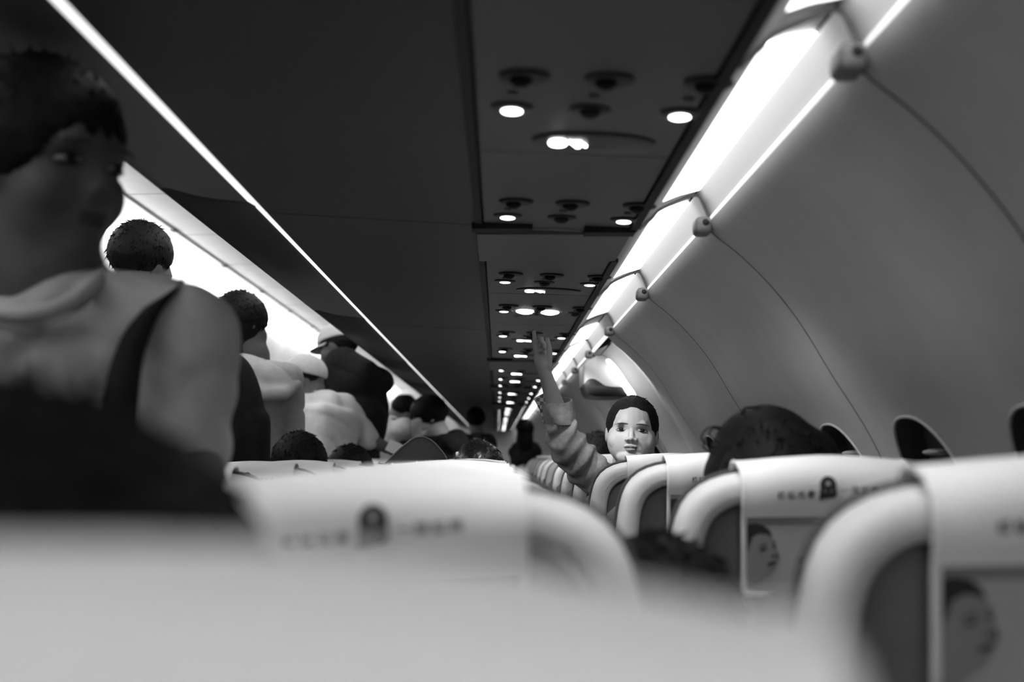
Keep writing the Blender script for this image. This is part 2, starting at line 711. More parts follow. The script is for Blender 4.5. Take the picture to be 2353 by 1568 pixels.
# ---- front and rear bulkheads, left wall, ceiling
v, f = box((XC, Y1 + 0.03, 1.1), (4.0, 0.06, 2.4))
tag(obj('wall_front', v, f, M_WALLP, smooth=False), 'plain bulkhead closing the far end of the cabin', None, None, 'structure')
v, f = box((XC, Y0 - 0.03, 1.1), (4.0, 0.06, 2.4))
tag(obj('wall_back', v, f, M_WALLP, smooth=False), 'plain bulkhead behind the last seat row', None, None, 'structure')
v, f = strip([mir(p) for p in WP[::4]], np.linspace(Y0, Y1, 3))
tag(obj('wall_left', v, f, M_WALLP), 'curved grey cabin sidewall across the aisle', None, None, 'structure')

CEZ = CZ + 1.03
ceil = empty('ceiling', (0, 0, 0), 'pale aisle ceiling panels between the two rows of bins', None, None, 'structure')
prof = [(XC + .56, CEZ - .12), (XC + .52, CEZ - .05), (XC + .42, CEZ - .01), (XC + .2, CEZ), (XC - .2, CEZ), (XC - .42, CEZ - .01), (XC - .52, CEZ - .05), (XC - .56, CEZ - .12)]
prof = catmull(prof, 5)
nP = int((Y1 - Y0) / 1.03)
for i in range(nP + 1):
    ya = Y0 + i * 1.03
    v, f = strip([(p[0], p[1]) for p in prof], [ya + .004, min(ya + 1.026, Y1)])
    obj('ceiling_panel', v, f, M_CEIL, ceil)
v, f = strip([(p[0], p[1] + 0.012) for p in prof], [Y0, Y1])
obj('ceiling_backing', v, f, M_DKLINE, ceil)
# seam with small latches along the ceiling
for sx in (-0.37, 0.37):
    v, f = box((XC + sx, (Y0 + Y1) / 2, CEZ - 0.006), (0.008, Y1 - Y0, 0.01))
    obj('ceiling_seam', v, f, M_KNOB, ceil, smooth=False)
    for i in range(20):
        y = -2 + i * 1.2
        v, f = box((XC + sx, y, CEZ - 0.010), (0.022, 0.06, 0.010), 0.004)
        obj('seam_latch', v, f, M_NOZZLE, ceil)

# ---- aisle cove lamps on top of the bins
for side in (0, 1):
    for i in range(12):
        ya = Y0 + i * 2.06
        yb = min(ya + 2.0, Y1)
        q = [(-1.595, CZ + .935), (-1.645, CZ + .945), (-1.645, CZ + .955), (-1.595, CZ + .945)]
        q = [mir(p) for p in q] if side else q
        c = (q[0][0], (ya + yb) / 2, q[0][1])
        e = empty('aisle_lamp', c, ['bright cove lamp above bins across the aisle, ', 'bright cove lamp above the window-side bins, '][side] + rel(i - 3, 'lamp', 'level with the kneeling boy'), 'lamp', 'aisle cove lamps')
        v, f = strip([(p[0] - c[0], p[1] - c[2]) for p in q], [ya - c[1], yb - c[1]], True)
        obj('lamp_tube', v, f, M_ACOVE, e, smooth=False)

# ================================================================== overhead bins
BIN_L = 2.06
edge_l = cs(362, 431)
st_l, st_r = cs(573, 466), cs(613, 489)
psu_l = cs(1092, 517)
BINJ = D1
BIN_G = 'overhead bins above the window-side rows'
for side in (0, 1):
    for k in range(-3, 10):
        ya, yb = BINJ + k * BIN_L, BINJ + (k + 1) * BIN_L
        if ya < Y0:
            ya = Y0
        if yb > Y1:
            yb = Y1
        if yb - ya < 0.3:
            continue
        g = 0.004
        c = np.array((edge_l[0], (ya + yb) / 2, edge_l[1]))
        mm = (lambda p: mir(p)) if side else (lambda p: p)
        cc = np.array((mm((c[0], 0))[0], c[1], c[2]))
        e = empty('overhead_bin', tuple(cc),
                  ['dark overhead bin with lit edge strip, window-wall side, ', 'pale closed overhead bin across the aisle, '][side] + rel(k, 'bin', 'level with the kneeling boy'), 'bin',
                  [BIN_G, 'overhead bins across the aisle'][side])

        def loc(P):
            return [(mm(p)[0] - cc[0], p[1] - cc[2]) for p in P]
        # bucket: rounded underside and the door face towards the aisle
        bucket = catmull([st_l, ((st_l[0] + edge_l[0]) / 2, (st_l[1] + edge_l[1]) / 2 - .004), (edge_l[0] + .02, edge_l[1] - .002), edge_l, (edge_l[0] - .022, edge_l[1] + .035),
                          (edge_l[0] - .03, CZ + .6), (edge_l[0] - .015, CZ + .78), (edge_l[0] + .01, CZ + .9), (edge_l[0] + .02, CZ + .93)], 5)
        bucket = [(p[0], p[1]) for p in bucket] + [(st_l[0] + .1, CZ + .93), (st_l[0] + .1, st_l[1] + .02)]
        v, f = strip(loc(bucket), [ya + g - cc[1], yb - g - cc[1]], True)
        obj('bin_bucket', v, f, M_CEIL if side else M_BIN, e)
        # fixed bottom panel
        bot = [psu_l, (psu_l[0] * .5 + st_r[0] * .5, psu_l[1] * .5 + st_r[1] * .5), st_r, (st_r[0], st_r[1] + .03), (psu_l[0], psu_l[1] + .03)]
        v, f = strip(loc(bot), [ya + g - cc[1], yb - g - cc[1]], True)
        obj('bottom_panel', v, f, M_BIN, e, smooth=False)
        # edge strip in the gap, reflected light painted as glow, a little skew from unit to unit
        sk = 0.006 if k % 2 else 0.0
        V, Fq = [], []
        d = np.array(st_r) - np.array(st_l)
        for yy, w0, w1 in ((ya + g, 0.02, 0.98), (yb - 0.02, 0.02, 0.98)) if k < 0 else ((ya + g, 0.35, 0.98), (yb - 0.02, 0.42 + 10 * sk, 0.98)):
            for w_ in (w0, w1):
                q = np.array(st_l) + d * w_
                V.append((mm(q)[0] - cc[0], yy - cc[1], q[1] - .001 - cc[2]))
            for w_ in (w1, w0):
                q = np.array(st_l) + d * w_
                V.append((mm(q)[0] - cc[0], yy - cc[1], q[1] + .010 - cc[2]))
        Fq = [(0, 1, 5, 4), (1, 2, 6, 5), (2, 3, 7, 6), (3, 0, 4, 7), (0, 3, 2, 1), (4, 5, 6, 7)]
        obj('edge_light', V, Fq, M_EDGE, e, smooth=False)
        v, f = box((mm((edge_l[0] + .06, 0))[0] - cc[0], 0.0, edge_l[1] - cc[2] - 0.0015), (0.03, 0.12, 0.006), 0.002)
        obj('bin_latch', v, f, M_BIN, e)

# closing trim over the service channel (behind the panels)
PSU_L, PSU_R = cs(1108, 516), cs(1447, 528)
back = [(psu_l[0] - .01, psu_l[1] + .012), (PSU_R[0] + .02, PSU_R[1] + .012)]
for q, s_ in (('trim_2', 0), ('trim_3', 1)):
    prof = [mir(p) for p in back] if s_ else back
    v, f = strip(prof + [(prof[1][0], prof[1][1] + .02), (prof[0][0], prof[0][1] + .02)], [Y0, Y1], True)
    tag(obj(q, v, f, M_BLACK, smooth=False), 'black channel behind the overhead service panels', None, None, 'structure')

# ================================================================== service panels
def psu_pt(px_frac, y):
    """point on the panel face; 0 = aisle edge, 1 = window edge"""
    return np.array((PSU_L[0] + (PSU_R[0] - PSU_L[0]) * px_frac, y, PSU_L[1] + (PSU_R[1] - PSU_L[1]) * px_frac))


SLOPE = math.atan2(PSU_R[1] - PSU_L[1], PSU_R[0] - PSU_L[0])


def disc(rx, ry, h, n=24, z=0.0, dome=0.0):
    v, f = [], []
    prof = [(1.0, 0.0), (0.98, -h * .7), (0.9, -h), (0.5, -h - dome * .8), (0.0, -h - dome)]
    for r, zz in prof[:-1]:
        for i in range(n):
            a = 2 * math.pi * i / n
            v.append((rx * r * math.cos(a), ry * r * math.sin(a), z + zz))
    v.append((0, 0, z + prof[-1][1]))
    for j in range(len(prof) - 2):
        for i in range(n):
            a, b = j * n + i, j * n + (i + 1) % n
            f.append((a, b, b + n, a + n))
    L = len(v) - 1
    for i in range(n):
        f.append(((len(prof) - 2) * n + i, (len(prof) - 2) * n + (i + 1) % n, L))
    f.append(tuple(range(n)))
    return v, f


def y_at(py):
    """distance of a point on the panel's underside from its row in the frame (aisle-side lamp column)"""
    zz = PSU_L[1] - CZ
    d = CR @ np.array([(1160 - W / 2) / F, -(py - H / 2) / F, -1.0])
    return zz / d[2] * d[1]


sh_nozzle = mesh('air_nozzle', *disc(0.027, 0.027, 0.004))
sh_nozzle_in = mesh('nozzle_ball', *disc(0.012, 0.012, 0.006, 16, -0.003, 0.004))
sh_bowl = mesh('lamp_bowl', *disc(0.024, 0.022, 0.003))
sh_lens = mesh('lamp_lens', *disc(0.0125, 0.0165, 0.002, 20, -0.002, 0.0015))
sh_lens_off = mesh('dark_lens', *disc(0.0125, 0.014, 0.004, 20, -0.003, 0.004))
sh_sign = mesh('sign_panel', *disc(0.078, 0.050, 0.003, 40))
sh_grille = mesh('speaker_grille', *disc(0.05, 0.04, 0.002, 32))
sh_btn = mesh('call_button', *box((0, 0, -0.002), (0.012, 0.009, 0.005), 0.0015))
for s_, m_ in ((sh_nozzle, M_NOZZLE), (sh_nozzle_in, M_BLACK), (sh_bowl, M_NOZZLE), (sh_lens, M_READ), (sh_lens_off, M_DKLINE), (sh_sign, M_SIGNP), (sh_btn, M_KNOB), (sh_grille, M_KNOB)):
    fixn(s_)
    s_.materials.append(m_)


def sign_symbols():
    parts = []
    # no-smoking ring with bar, and buckled belt beside it
    ring = [(0.010 * math.cos(t), 0.010 * math.sin(t), 0) for t in np.linspace(0, 2 * math.pi, 20, endpoint=False)]
    parts.append(tube(ring, 0.0022, 6, True))
    parts.append(tube([(-.007, .007, 0), (.007, -.007, 0)], 0.002, 6))
    parts.append(box((0, 0, 0), (0.016, 0.004, 0.002)))
    parts.append(box((0.024, 0, 0), (0.010, 0.013, 0.002)))
    parts.append(tube([(0.014, -.006, 0), (0.020, 0, 0), (0.030, 0, 0), (0.036, .008, 0)], 0.002, 6))
    parts.append(sphere((0.026, 0.012, 0), (0.004, 0.004, 0.001), None, 10, 6))
    v, f = join(*parts)
    me = mesh('lit_symbol', [(p[0], p[1] * 1.6, p[2] - 0.0045) for p in v], f)
    me.materials.append(M_SIGN)
    return me


sh_sym = sign_symbols()

lamp_rows = [-1.30, -0.55, 0.20, 0.90] + [y_at(p) for p in (247, 495, 645, 713, 770, 806, 850, 870, 885, 901, 912, 921)]
while lamp_rows[-1] < 21:
    lamp_rows.append(lamp_rows[-1] + 0.74)
sign_at = {4: y_at(314), 6: y_at(662), 8: y_at(778), 9: y_at(814), 10: y_at(856), 11: y_at(874), 13: y_at(903), 15: y_at(923)}
for i in range(16, len(lamp_rows)):
    sign_at[i] = lamp_rows[i] + 0.14
sign_at[2] = lamp_rows[2] + .14
PG = 'overhead service panels above the window-side rows'
bounds = [Y0]
for a, b in zip(lamp_rows[:-1], lamp_rows[1:]):
    bounds.append(b - 0.42 if b - a > 0.6 else (a + b) / 2)
bounds.append(Y1)
READ_SPOTS = []
for i, yl in enumerate(lamp_rows):
    ya, yb = bounds[i], bounds[i + 1]
    if i == 4:
        yb = y_at(347)
        bounds[i + 1] = yb
    e0 = psu_pt(0.5, yl)
    big = i == 7
    lab = 'grey overhead panel with dark air nozzles, '
    if i == 7:
        lab = 'grey overhead panel with two glowing oval lamps, '
    elif i in sign_at:
        lab = 'grey overhead panel with lit sign in dark oval, '
    e = empty('service_panel', tuple(e0), lab + rel(i - 6, 'panel', 'above the kneeling boy'), 'panel', PG)
    e.rotation_euler = (0, -SLOPE, 0)
    wid = math.hypot(PSU_R[0] - PSU_L[0], PSU_R[1] - PSU_L[1])
    v, f = box((0, (ya + yb) / 2 - yl, 0.006), (wid - 0.006, yb - ya - 0.004, 0.012), 0.0015)
    obj('panel_plate', v, f, M_PSU, e, smooth=False)
    # lamp columns as in the photograph: aisle lamp near the rail, window lamp towards the cove
    cols = (0.16, 0.52, 0.94)
    lit = (True, False, True)
    if i == 7:
        lit = (True, False, False)
    if i < 4:
        lit = (i in (1, 3), False, i in (1, 3))          # some lamps off; unseen pair behind the camera lit to brighten seats
    for c_, l_ in zip(cols, lit):
        x = (c_ - 0.5) * wid * 0.97
        b_ = link('reading_lamp', sh_bowl, None, e, (x, -0.012, 0))
        link('lamp_lens', sh_lens if l_ else sh_lens_off, None, b_, (0, 0.012 if l_ else 0.0, 0))
        if l_ and -0.7 < yl < 7.5:
            READ_SPOTS.append((c_, yl))
        nz = link('air_nozzle', sh_nozzle, None, e, (x + 0.012, -0.145, 0))
        link('nozzle_ball', sh_nozzle_in, None, nz, (-0.004, 0, 0))
        link('call_button', sh_btn, None, e, (x, -0.075, 0))
    if big:
        for c_ in (0.40, 0.66):
            x = (c_ - 0.5) * wid
            v, f = disc(0.026, 0.045, 0.004, 24, 0.0, 0.004)
            obj('oval_lamp', v, f, M_READ, e, (x, -0.01, 0))
    if i in sign_at:
        s_ = link('sign_panel', sh_sign, None, e, (0.02, sign_at[i] - yl, 0))
        link('lit_symbol', sh_sym, None, s_, (-0.045, 0.0, 0))
    else:
        link('speaker_grille', sh_grille, None, e, (0.0, 0.14, 0))

# black rails on both sides of the panels, with cross bars where a run ends
runs = [(Y0, y_at(516)), (y_at(586), y_at(824)), (y_at(845), y_at(886)), (y_at(894), y_at(926)), (11.6, 14.0), (14.4, 17.0), (17.4, 20.0)]
rail = empty('trim_4', (0, 0, 0), 'black rails framing the overhead service panels', None, None, 'structure')
for (a, b) in runs:
    for fr, wd in ((-0.023, 0.012), (1.02, 0.013)):
        p = psu_pt(fr, 0)
        v, f = box((p[0], (a + b) / 2, p[2] - 0.001), (wd, b - a, 0.008))
        obj('rail', v, f, M_BLACK, rail, smooth=False)
    for f0, f1 in ((-0.07, 0.34), (0.69, 1.03)):
        p, q = psu_pt(f0, 0), psu_pt(f1, 0)
        v, f = box(((p[0] + q[0]) / 2, b, (p[2] + q[2]) / 2 - 0.004), (q[0] - p[0], 0.045 if b < 3 else 0.07, 0.012))
        obj('rail_end', v, f, M_BLACK, rail, smooth=False)
    # pale filler plate past the end
    p, q = psu_pt(-0.04, 0), psu_pt(1.02, 0)
    nb = [r[0] for r in runs if r[0] > b]
    if nb:
        v, f = box(((p[0] + q[0]) / 2, (b + nb[0]) / 2 + .02, (p[2] + q[2]) / 2 - 0.002), (q[0] - p[0], nb[0] - b - .03, 0.012))
        o = obj('filler_plate', v, f, M_PSU, rail, smooth=False)
# slim cover between fascia and rail
pa, pb = psu_pt(1.02, 0), FASC[0]

for c_, yl in READ_SPOTS:
    p = psu_pt(c_, yl)
    L = bpy.data.lights.new('reading_beam', 'SPOT')
    L.energy = P_READ
    L.spot_size = math.radians(140)
    L.spot_blend = 0.8
    if abs(yl - lamp_rows[6]) < .01:           # this pair is swivelled: one beam at the boy's face, one straight down
        L.spot_size = math.radians(34 if c_ < .5 else 70)
        L.spot_blend = 0.5
        L.energy = P_READ * (2.6 if c_ < .5 else 1.0)
    L.shadow_soft_size = 0.012
    if abs(yl - lamp_rows[4]) < .01:
        L.spot_size = math.radians(112)
    if abs(yl - lamp_rows[3]) < .01:
        L.spot_size = math.radians(84)
        L.energy = P_READ * 0.7
    lo = bpy.data.objects.new('reading_beam', L)
    COL.objects.link(lo)
    lo.location = (p[0], p[1], p[2] - 0.022)
    lo.rotation_euler = (math.radians(14), 0, 0)
    if yl < 0:                                  # unseen pair behind the camera, aimed to brighten the seat backs in front
        L.spot_size = math.radians(56)
        L.spot_blend = 0.7
        L.energy = P_READ * 1.3
        lo.rotation_euler = (Vector((.10, .60, 1.02)) - lo.location).to_track_quat('-Z', 'Y').to_euler()
    if abs(yl - lamp_rows[6]) < .01 and c_ < .5:
        lo.rotation_euler = (Vector(at(1452, 985, 3.47)) - lo.location).to_track_quat('-Z', 'Y').to_euler()
    lo['kind'] = 'helper'

# ================================================================== seats
TOPZ = 1.150                                  # shell top of a seat above the floor
HALF = [(0, 0), (.05, -.001), (.095, -.004), (.125, -.010), (.147, -.020), (.163, -.034), (.174, -.053), (.181, -.078), (.186, -.115),
        (.192, -.20), (.200, -.38), (.204, -.60), (.19, -.64), (.12, -.655), (0, -.66)]
INH = [(0, -.042), (.05, -.042), (.099, -.043), (.113, -.047), (.127, -.055), (.138, -.068), (.145, -.088), (.149, -.12),
       (.152, -.20), (.155, -.30), (.150, -.34), (.13, -.36), (.09, -.365), (.05, -.366), (0, -.366)]


def sym_loop(half, n):
    h = resample(catmull([(p[0], p[1]) for p in half], 6), n)
    return np.vstack([h, (h * np.array([-1, 1]))[::-1][1:-1]])


def lean(z):
    return (TOPZ - z) * 0.10                  # the back leans towards the row behind


def finish(v):
    return [(p[0], p[1] + lean(p[2]), p[2]) for p in v]


def seat_shell():
    n = 60
    o, i = sym_loop(HALF, n), sym_loop(INH, n)
    N = len(o)
    cen = np.array([0, -.3])

    def inset(l, d):
        t = np.roll(l, -1, 0) - np.roll(l, 1, 0)
        t /= np.linalg.norm(t, axis=1)[:, None] + 1e-9
        nrm = np.stack([-t[:, 1], t[:, 0]], 1)
        s = np.sign(((cen - l) * nrm).sum(1))[:, None]
        return l + nrm * s * d
    loops = [(inset(o, .03), .066), (inset(o, .010), .062), (inset(o, .002), .052), (o, .040), (inset(o, .001), .022), (inset(o, .005), .009), (inset(o, .012), .002),
             (inset(o, .020), 0.0), (inset(i, -.010), 0.0), (inset(i, -.004), .002), (inset(i, 0), .007), (i, .016)]
    V, Fq = [], []
    for l, y in loops:
        V += [(p[0], y, TOPZ + p[1]) for p in l]
    for j in range(len(loops) - 1):
        for k in range(N):
            a, b = j * N + k, j * N + (k + 1) % N
            Fq.append((a, b, b + N, a + N))
    Fq.append(tuple(range(N)))
    shell = fixn(mesh('back_shell', finish(V), Fq))
    ii = inset(i, -.002)
    V = [(p[0], .014 + 0.016 * max(0, 1 - abs(p[0]) / .16), TOPZ + p[1]) for p in ii] + [(p[0], .03, TOPZ + p[1]) for p in ii]
    V += [(p[0] * .5, .024, TOPZ - .2 + (p[1] + .2) * .5) for p in ii]
    Fq = [(k, (k + 1) % N, N + (k + 1) % N, N + k) for k in range(N)]
    Fq += [(k, (k + 1) % N, 2 * N + (k + 1) % N, 2 * N + k) for k in range(N)] + [tuple(range(2 * N, 3 * N))]
    rec = fixn(mesh('back_recess', finish(V), Fq))
    # dark piping round the back
    pp = [(p[0], .046, TOPZ + p[1] + .0) for p in inset(o, -.002)]
    pipe = mesh('piping', finish(tube(pp, .0035, 6, True)[0]), tube(pp, .0035, 6, True)[1])
    return shell, rec, pipe


CW = .103
CPATH = [(.090, -.26), (.088, -.10), (.080, -.02), (.066, .004), (.045, .010), (.022, .008), (.004, .002), (-.008, -.010), (-.012, -.025), (-.011, -.045), (-.007, -.057), (-.006, -.10), (-.006, -.147)]


CFRONT = resample(catmull(CPATH, 6), 60)
_t = np.gradient(CFRONT, axis=0)
_t /= np.linalg.norm(_t, axis=1)[:, None]
CFRONT = (CFRONT + np.stack([_t[:, 1], -_t[:, 0]], 1) * 0.0062)[20:]
CFRONT = CFRONT[CFRONT[:, 0] < .012]
CFRONT = CFRONT[np.argsort(CFRONT[:, 1])]


def cover_y(zr):
    """front of the cloth at height zr below the shell top"""
    return np.interp(zr, CFRONT[:, 1], CFRONT[:, 0])


def seat_cover():
    path = resample(catmull(CPATH, 6), 60)
    xs = np.r_[-CW, -CW + .004, np.linspace(-CW + .012, CW - .012, 11), CW - .004, CW]
    V, Fq = [], []
    th = 0.004
    nx = len(xs)
    for lay in (0, 1):
        for q, (y, z) in enumerate(path):
            q0, q1 = path[max(q - 1, 0)], path[min(q + 1, len(path) - 1)]
            t = q1 - q0
            t /= np.linalg.norm(t)
            nn = np.array([t[1], -t[0]])
            for x in xs:
                e = 0.0 if abs(x) < CW - .003 else -.0015
                w = 0.0015 * math.sin(x * 40 + q * .3)
                off = (e + w) - (th if lay else 0)
                yy, zz = np.array([y, z]) - nn * off
                V.append((x, yy, TOPZ + zz - 0.10 * max(0, abs(x) - .06) * (1 if z > -.02 else 0.4)))
    m = len(path)
    for j in range(m - 1):
        for i in range(nx - 1):
            a = j * nx + i
            Fq.append((a, a + 1, a + 1 + nx, a + nx))
            b = m * nx + a
            Fq.append((b, b + nx, b + 1 + nx, b + 1))
    for j in range(m - 1):
        for i in (0, nx - 1):
            a = j * nx + i
            Fq.append((a, a + nx, a + nx + m * nx, a + m * nx))
    for i in range(nx - 1):
        for j in (0, m - 1):
            a = j * nx + i
            Fq.append((a, a + 1, a + 1 + m * nx, a + m * nx))
    return fixn(mesh('headrest_cover', finish(V), Fq))


def on_cover(pts, lift=0.0012):
    """flat print: (x, zr) points laid onto the cloth"""
    return finish([(x, cover_y(z) - lift * 0.5, TOPZ + z) for x, z in pts])


def text_mesh(name, body, size, x, zr, slant=0.0):
    cu = bpy.data.curves.new(name, 'FONT')
    cu.body = body
    cu.size = size
    cu.align_x = 'CENTER'
    cu.align_y = 'CENTER'
    cu.resolution_u = 2
    cu.offset = 0.0002
    o = bpy.data.objects.new(name, cu)
    COL.objects.link(o)
    bpy.context.view_layer.update()
    dg = bpy.context.evaluated_depsgraph_get()
    me = bpy.data.meshes.new_from_object(o.evaluated_get(dg))
    vv = np.array([v.co for v in me.vertices])
    bpy.data.objects.remove(o)
    pts = [(x + p[0], zr + p[1] + slant * (x + p[0])) for p in vv]
    co = on_cover(pts)
    for v, c in zip(me.vertices, co):
        v.co = c
    me.update()
    return me


def ink(name, rings, m, lift=0.0012):
    V, Fq = [], []
    for r in rings:
        k = len(V)
        V += on_cover(r, lift)
        Fq.append(tuple(range(k, k + len(r))))
    me = fixn(mesh(name, V, Fq, False))
    me.materials.append(m)
    return me


def oval(cx, cz, a, b, n=24, rot=0.0, t0=0.0, t1=2 * math.pi):
    out = []
    for t in np.linspace(t0, t1, n, endpoint=False):
        x, z = a * math.cos(t), b * math.sin(t)
        out.append((cx + x * math.cos(rot) - z * math.sin(rot), cz + x * math.sin(rot) + z * math.cos(rot)))
    return out


def rect_strips(x0, x1, z0, z1, n=6):
    zs = np.linspace(z0, z1, n + 1)
    return [[(x0, zs[i]), (x1, zs[i]), (x1, zs[i + 1]), (x0, zs[i + 1])] for i in range(n)]


SH, REC, PIPE = seat_shell()
for a, b in ((SH, M_SHELL), (REC, M_RECESS), (PIPE, M_PIPE)):
    a.materials.append(b)
COV = seat_cover()
COV.materials.append(M_COVER)
SL = 0.035
TXT = []
for body, xs in (('杨桂光春', (-.0558, -.044, -.0322, -.0205)), ('一律如意', (.0205, .032, .0437, .0552))):
    for ch, x in zip(body, xs):
        t = text_mesh('printed_character', ch, .0098, x, -.031 + (.0025 if x > 0 else 0), SL)
        t.materials.append(M_PRINT if x < 0 else M_PRINTG)
        TXT.append(t)
# emblem: round badge with a pale star over a flaring base
EMB = ink('emblem', [oval(0, -.0205, .0098, .0108, 28), [(-.0095, -.024), (.0095, -.024), (.0105, -.031), (.008, -.035), (-.006, -.037), (-.011, -.0385)]], M_PRINT, 0.0014)
star = []
for k in range(10):
    r = .0042 if k % 2 == 0 else .002
    star.append((r * math.sin(k * math.pi / 5), -.0185 + r * math.cos(k * math.pi / 5)))
STAR = ink('emblem_star', [star, oval(-.004, -.0275, .0016, .001, 10), oval(.004, -.0275, .0016, .001, 10)], M_PRINTL, 0.002)
# advert: pale card with a smiling face at the aisle-side edge
ADV = ink('advert_card', rect_strips(-.097, .097, -.144, -.058), M_PRINTL, 0.0010)
ADVB = ink('advert_band', rect_strips(-.097, .097, -.068, -.058, 2), M_PRINTG, 0.0014)
face = [(-.097, -.075), (-.088, -.071), (-.076, -.073), (-.067, -.081), (-.0625, -.092), (-.060, -.100), (-.0575, -.106), (-.0605, -.111), (-.0625, -.118), (-.068, -.126), (-.076, -.131), (-.086, -.139), (-.097, -.144)]
FACE = ink('advert_face', [face], M_PRINTF, 0.0018)
hairp = [(-.097, -.066), (-.088, -.065), (-.078, -.067), (-.070, -.073), (-.0665, -.082), (-.073, -.078), (-.082, -.077), (-.090, -.081), (-.094, -.092), (-.097, -.100)]
HAIRP = ink('advert_hair', [hairp], M_PRINT, 0.0024)
FEAT = ink('advert_features', [oval(-.0775, -.0965, .0050, .0016, 12, .25), oval(-.0645, -.0925, .0030, .0016, 12, .2), oval(-.078, -.0915, .006, .0010, 10, .3), oval(-.0645, -.0875, .0035, .0009, 10, .1),
                               oval(-.0655, -.1045, .0028, .0016, 10, .4), oval(-.0675, -.1135, .0062, .0020, 14, .28), oval(-.0605, -.1045, .0012, .0045, 10)], M_PRINT, 0.0026)
ADVT = ink('advert_lettering', [oval(x, -.085, .004, .004, 8) for x in (.0, .012, .024, .036)] + [oval(x, -.11, .007, .006, 8) for x in (-.03, -.012, .006, .024, .042)], M_PRINTG, 0.0016)


def seat_rest():
    out = {}
    # tray table under the cloth
    v, f = box((0, .006, TOPZ - .255), (.20, .018, .20), .006)
    v2, f2 = box((0, -.006, TOPZ - .151), (.20, .014, .012), .004)
    v3, f3 = box((0, -.004, TOPZ - .185), (.185, .006, .006), .002)
    out['tray_table'] = (join((v, f), (v2, f2), (v3, f3)), M_TRAY)
    v, f = box((0, -.011, TOPZ - .170), (.03, .008, .016), .003)
    out['tray_latch'] = ((v, f), M_KNOB)
    v, f = box((0, .115, TOPZ - .36), (.40, .10, .56), .04)
    out['back_cushion'] = ((v, f), M_CUSH)
    v, f = box((0, .085, TOPZ - .10), (.26, .06, .18), .025)
    out['headrest'] = ((v, f), M_CUSH)
    return out


def seat_lower():
    out = {}
    out['seat_cushion'] = (box((0, .36, .42), (.43, .48, .13), .05), M_CUSH)
    out['seat_pan'] = (box((0, .36, .335), (.42, .44, .03), .01), M_KNOB)
    return out


REST = seat_rest()
LOWER = seat_lower()
MESHES = {}
for d, fin in ((REST, True), (LOWER, False)):
    for k, ((v, f), m_) in d.items():
        me = fixn(mesh(k, finish(v) if fin else v, f))
        me.materials.append(m_)
        MESHES[k] = me
for sx in (-1, 1):
    v, f = join(box((sx * .2175, .30, .60), (.038, .40, .035), .014), box((sx * .2175, .12, .50), (.03, .04, .20), .01))
    me = fixn(mesh('armrest', v, f))
    me.materials.append(M_CUSH)
    MESHES['armrest', sx] = me
    for q, yy in enumerate((.20, .50)):
        v, f = tube([(sx * .17, yy, .33), (sx * .17, yy + (.03 if q else -.03), 0.006)], .016, 8)
        v2, f2 = box((sx * .17, yy + (.03 if q else -.03), .006), (.05, .08, .012), .003)
        me = fixn(mesh('leg', *join((v, f), (v2, f2))))
        me.materials.append(M_KNOB)
        MESHES['leg', sx, q] = me


def seat(x, y, dz, roll, label, group, printed=True, dx=0.0):
    e = empty('airline_seat', (x, y, 0), label, 'seat', group)
    e.location = (x, y, 0)
    sag = (dx - TOPZ * math.sin(roll), 0, dz + TOPZ * (1 - math.cos(roll)))

    def link(name, me, m, parent):                # upper pieces take the seat's own slight tilt and sag
        o = globals()['link'](name, me, m, parent)
        if parent is e and name in ('back_shell', 'back_recess', 'headrest_cover', 'tray_table', 'headrest', 'back_cushion'):
            o.rotation_euler = (0, roll, 0)
            o.location = sag
        return o
    sh = link('back_shell', SH, None, e)
    link('piping', PIPE, None, sh)
    link('back_recess', REC, None, e)
    cv = link('headrest_cover', COV, None, e)
    if printed:
        for t in TXT:
            link('printed_character', t, None, cv)
        link('emblem', EMB, None, cv)
        link('emblem_star', STAR, None, cv)
    for nm, me in (('advert_card', ADV), ('advert_band', ADVB), ('advert_face', FACE), ('advert_hair', HAIRP), ('advert_features', FEAT), ('advert_lettering', ADVT)):
        if printed or nm in ('advert_card', 'advert_band'):
            link(nm, me, None, cv)
    tr = link('tray_table', MESHES['tray_table'], None, e)
    link('tray_latch', MESHES['tray_latch'], None, tr)
    for k in ('back_cushion', 'headrest', 'seat_cushion', 'seat_pan'):
        link(k, MESHES[k], None, e)
    for sx in (-1, 1):
        link('armrest', MESHES['armrest', sx], None, e)
        for q in (0, 1):
            link('leg', MESHES['leg', sx, q], None, e)
    return e


COLX = {'aisle': -.562, 'mid': -.084, 'win': .394}
ROW1, PITCHR = 0.97, 0.75
labs = {'aisle': 'white aisle seat of the window-wall block, ', 'mid': 'white middle seat with printed headrest cover, ', 'win': 'white window seat with printed headrest cover, '}
grp = {'aisle': 'aisle seats on the window-wall side', 'mid': 'middle seats on the window-wall side', 'win': 'window seats on the window-wall side'}
rolls = {(0, 'mid'): 0.06, (1, 'mid'): -0.030, (1, 'win'): -0.018, (2, 'win'): -0.012, (2, 'mid'): -0.006}
dzs = {'mid': -.012, 'win': -.004, 'aisle': -.016}
special = {(0, 'mid'): None}
for r in range(0, 15):
    for c_ in ('aisle', 'mid', 'win'):
        y = ROW1 + (r - 1) * PITCHR
        dz = dzs[c_] + (-.009 if r == 0 else 0) + (.006 if (r >= 3 and c_ == 'win') else 0)
        seat(COLX[c_], y, dz, rolls.get((r, c_), 0.0), labs[c_] + rel(r - 4, 'row', "in the kneeling boy's row"), grp[c_], r <= 5, .036 if r == 0 and c_ == 'mid' else 0)
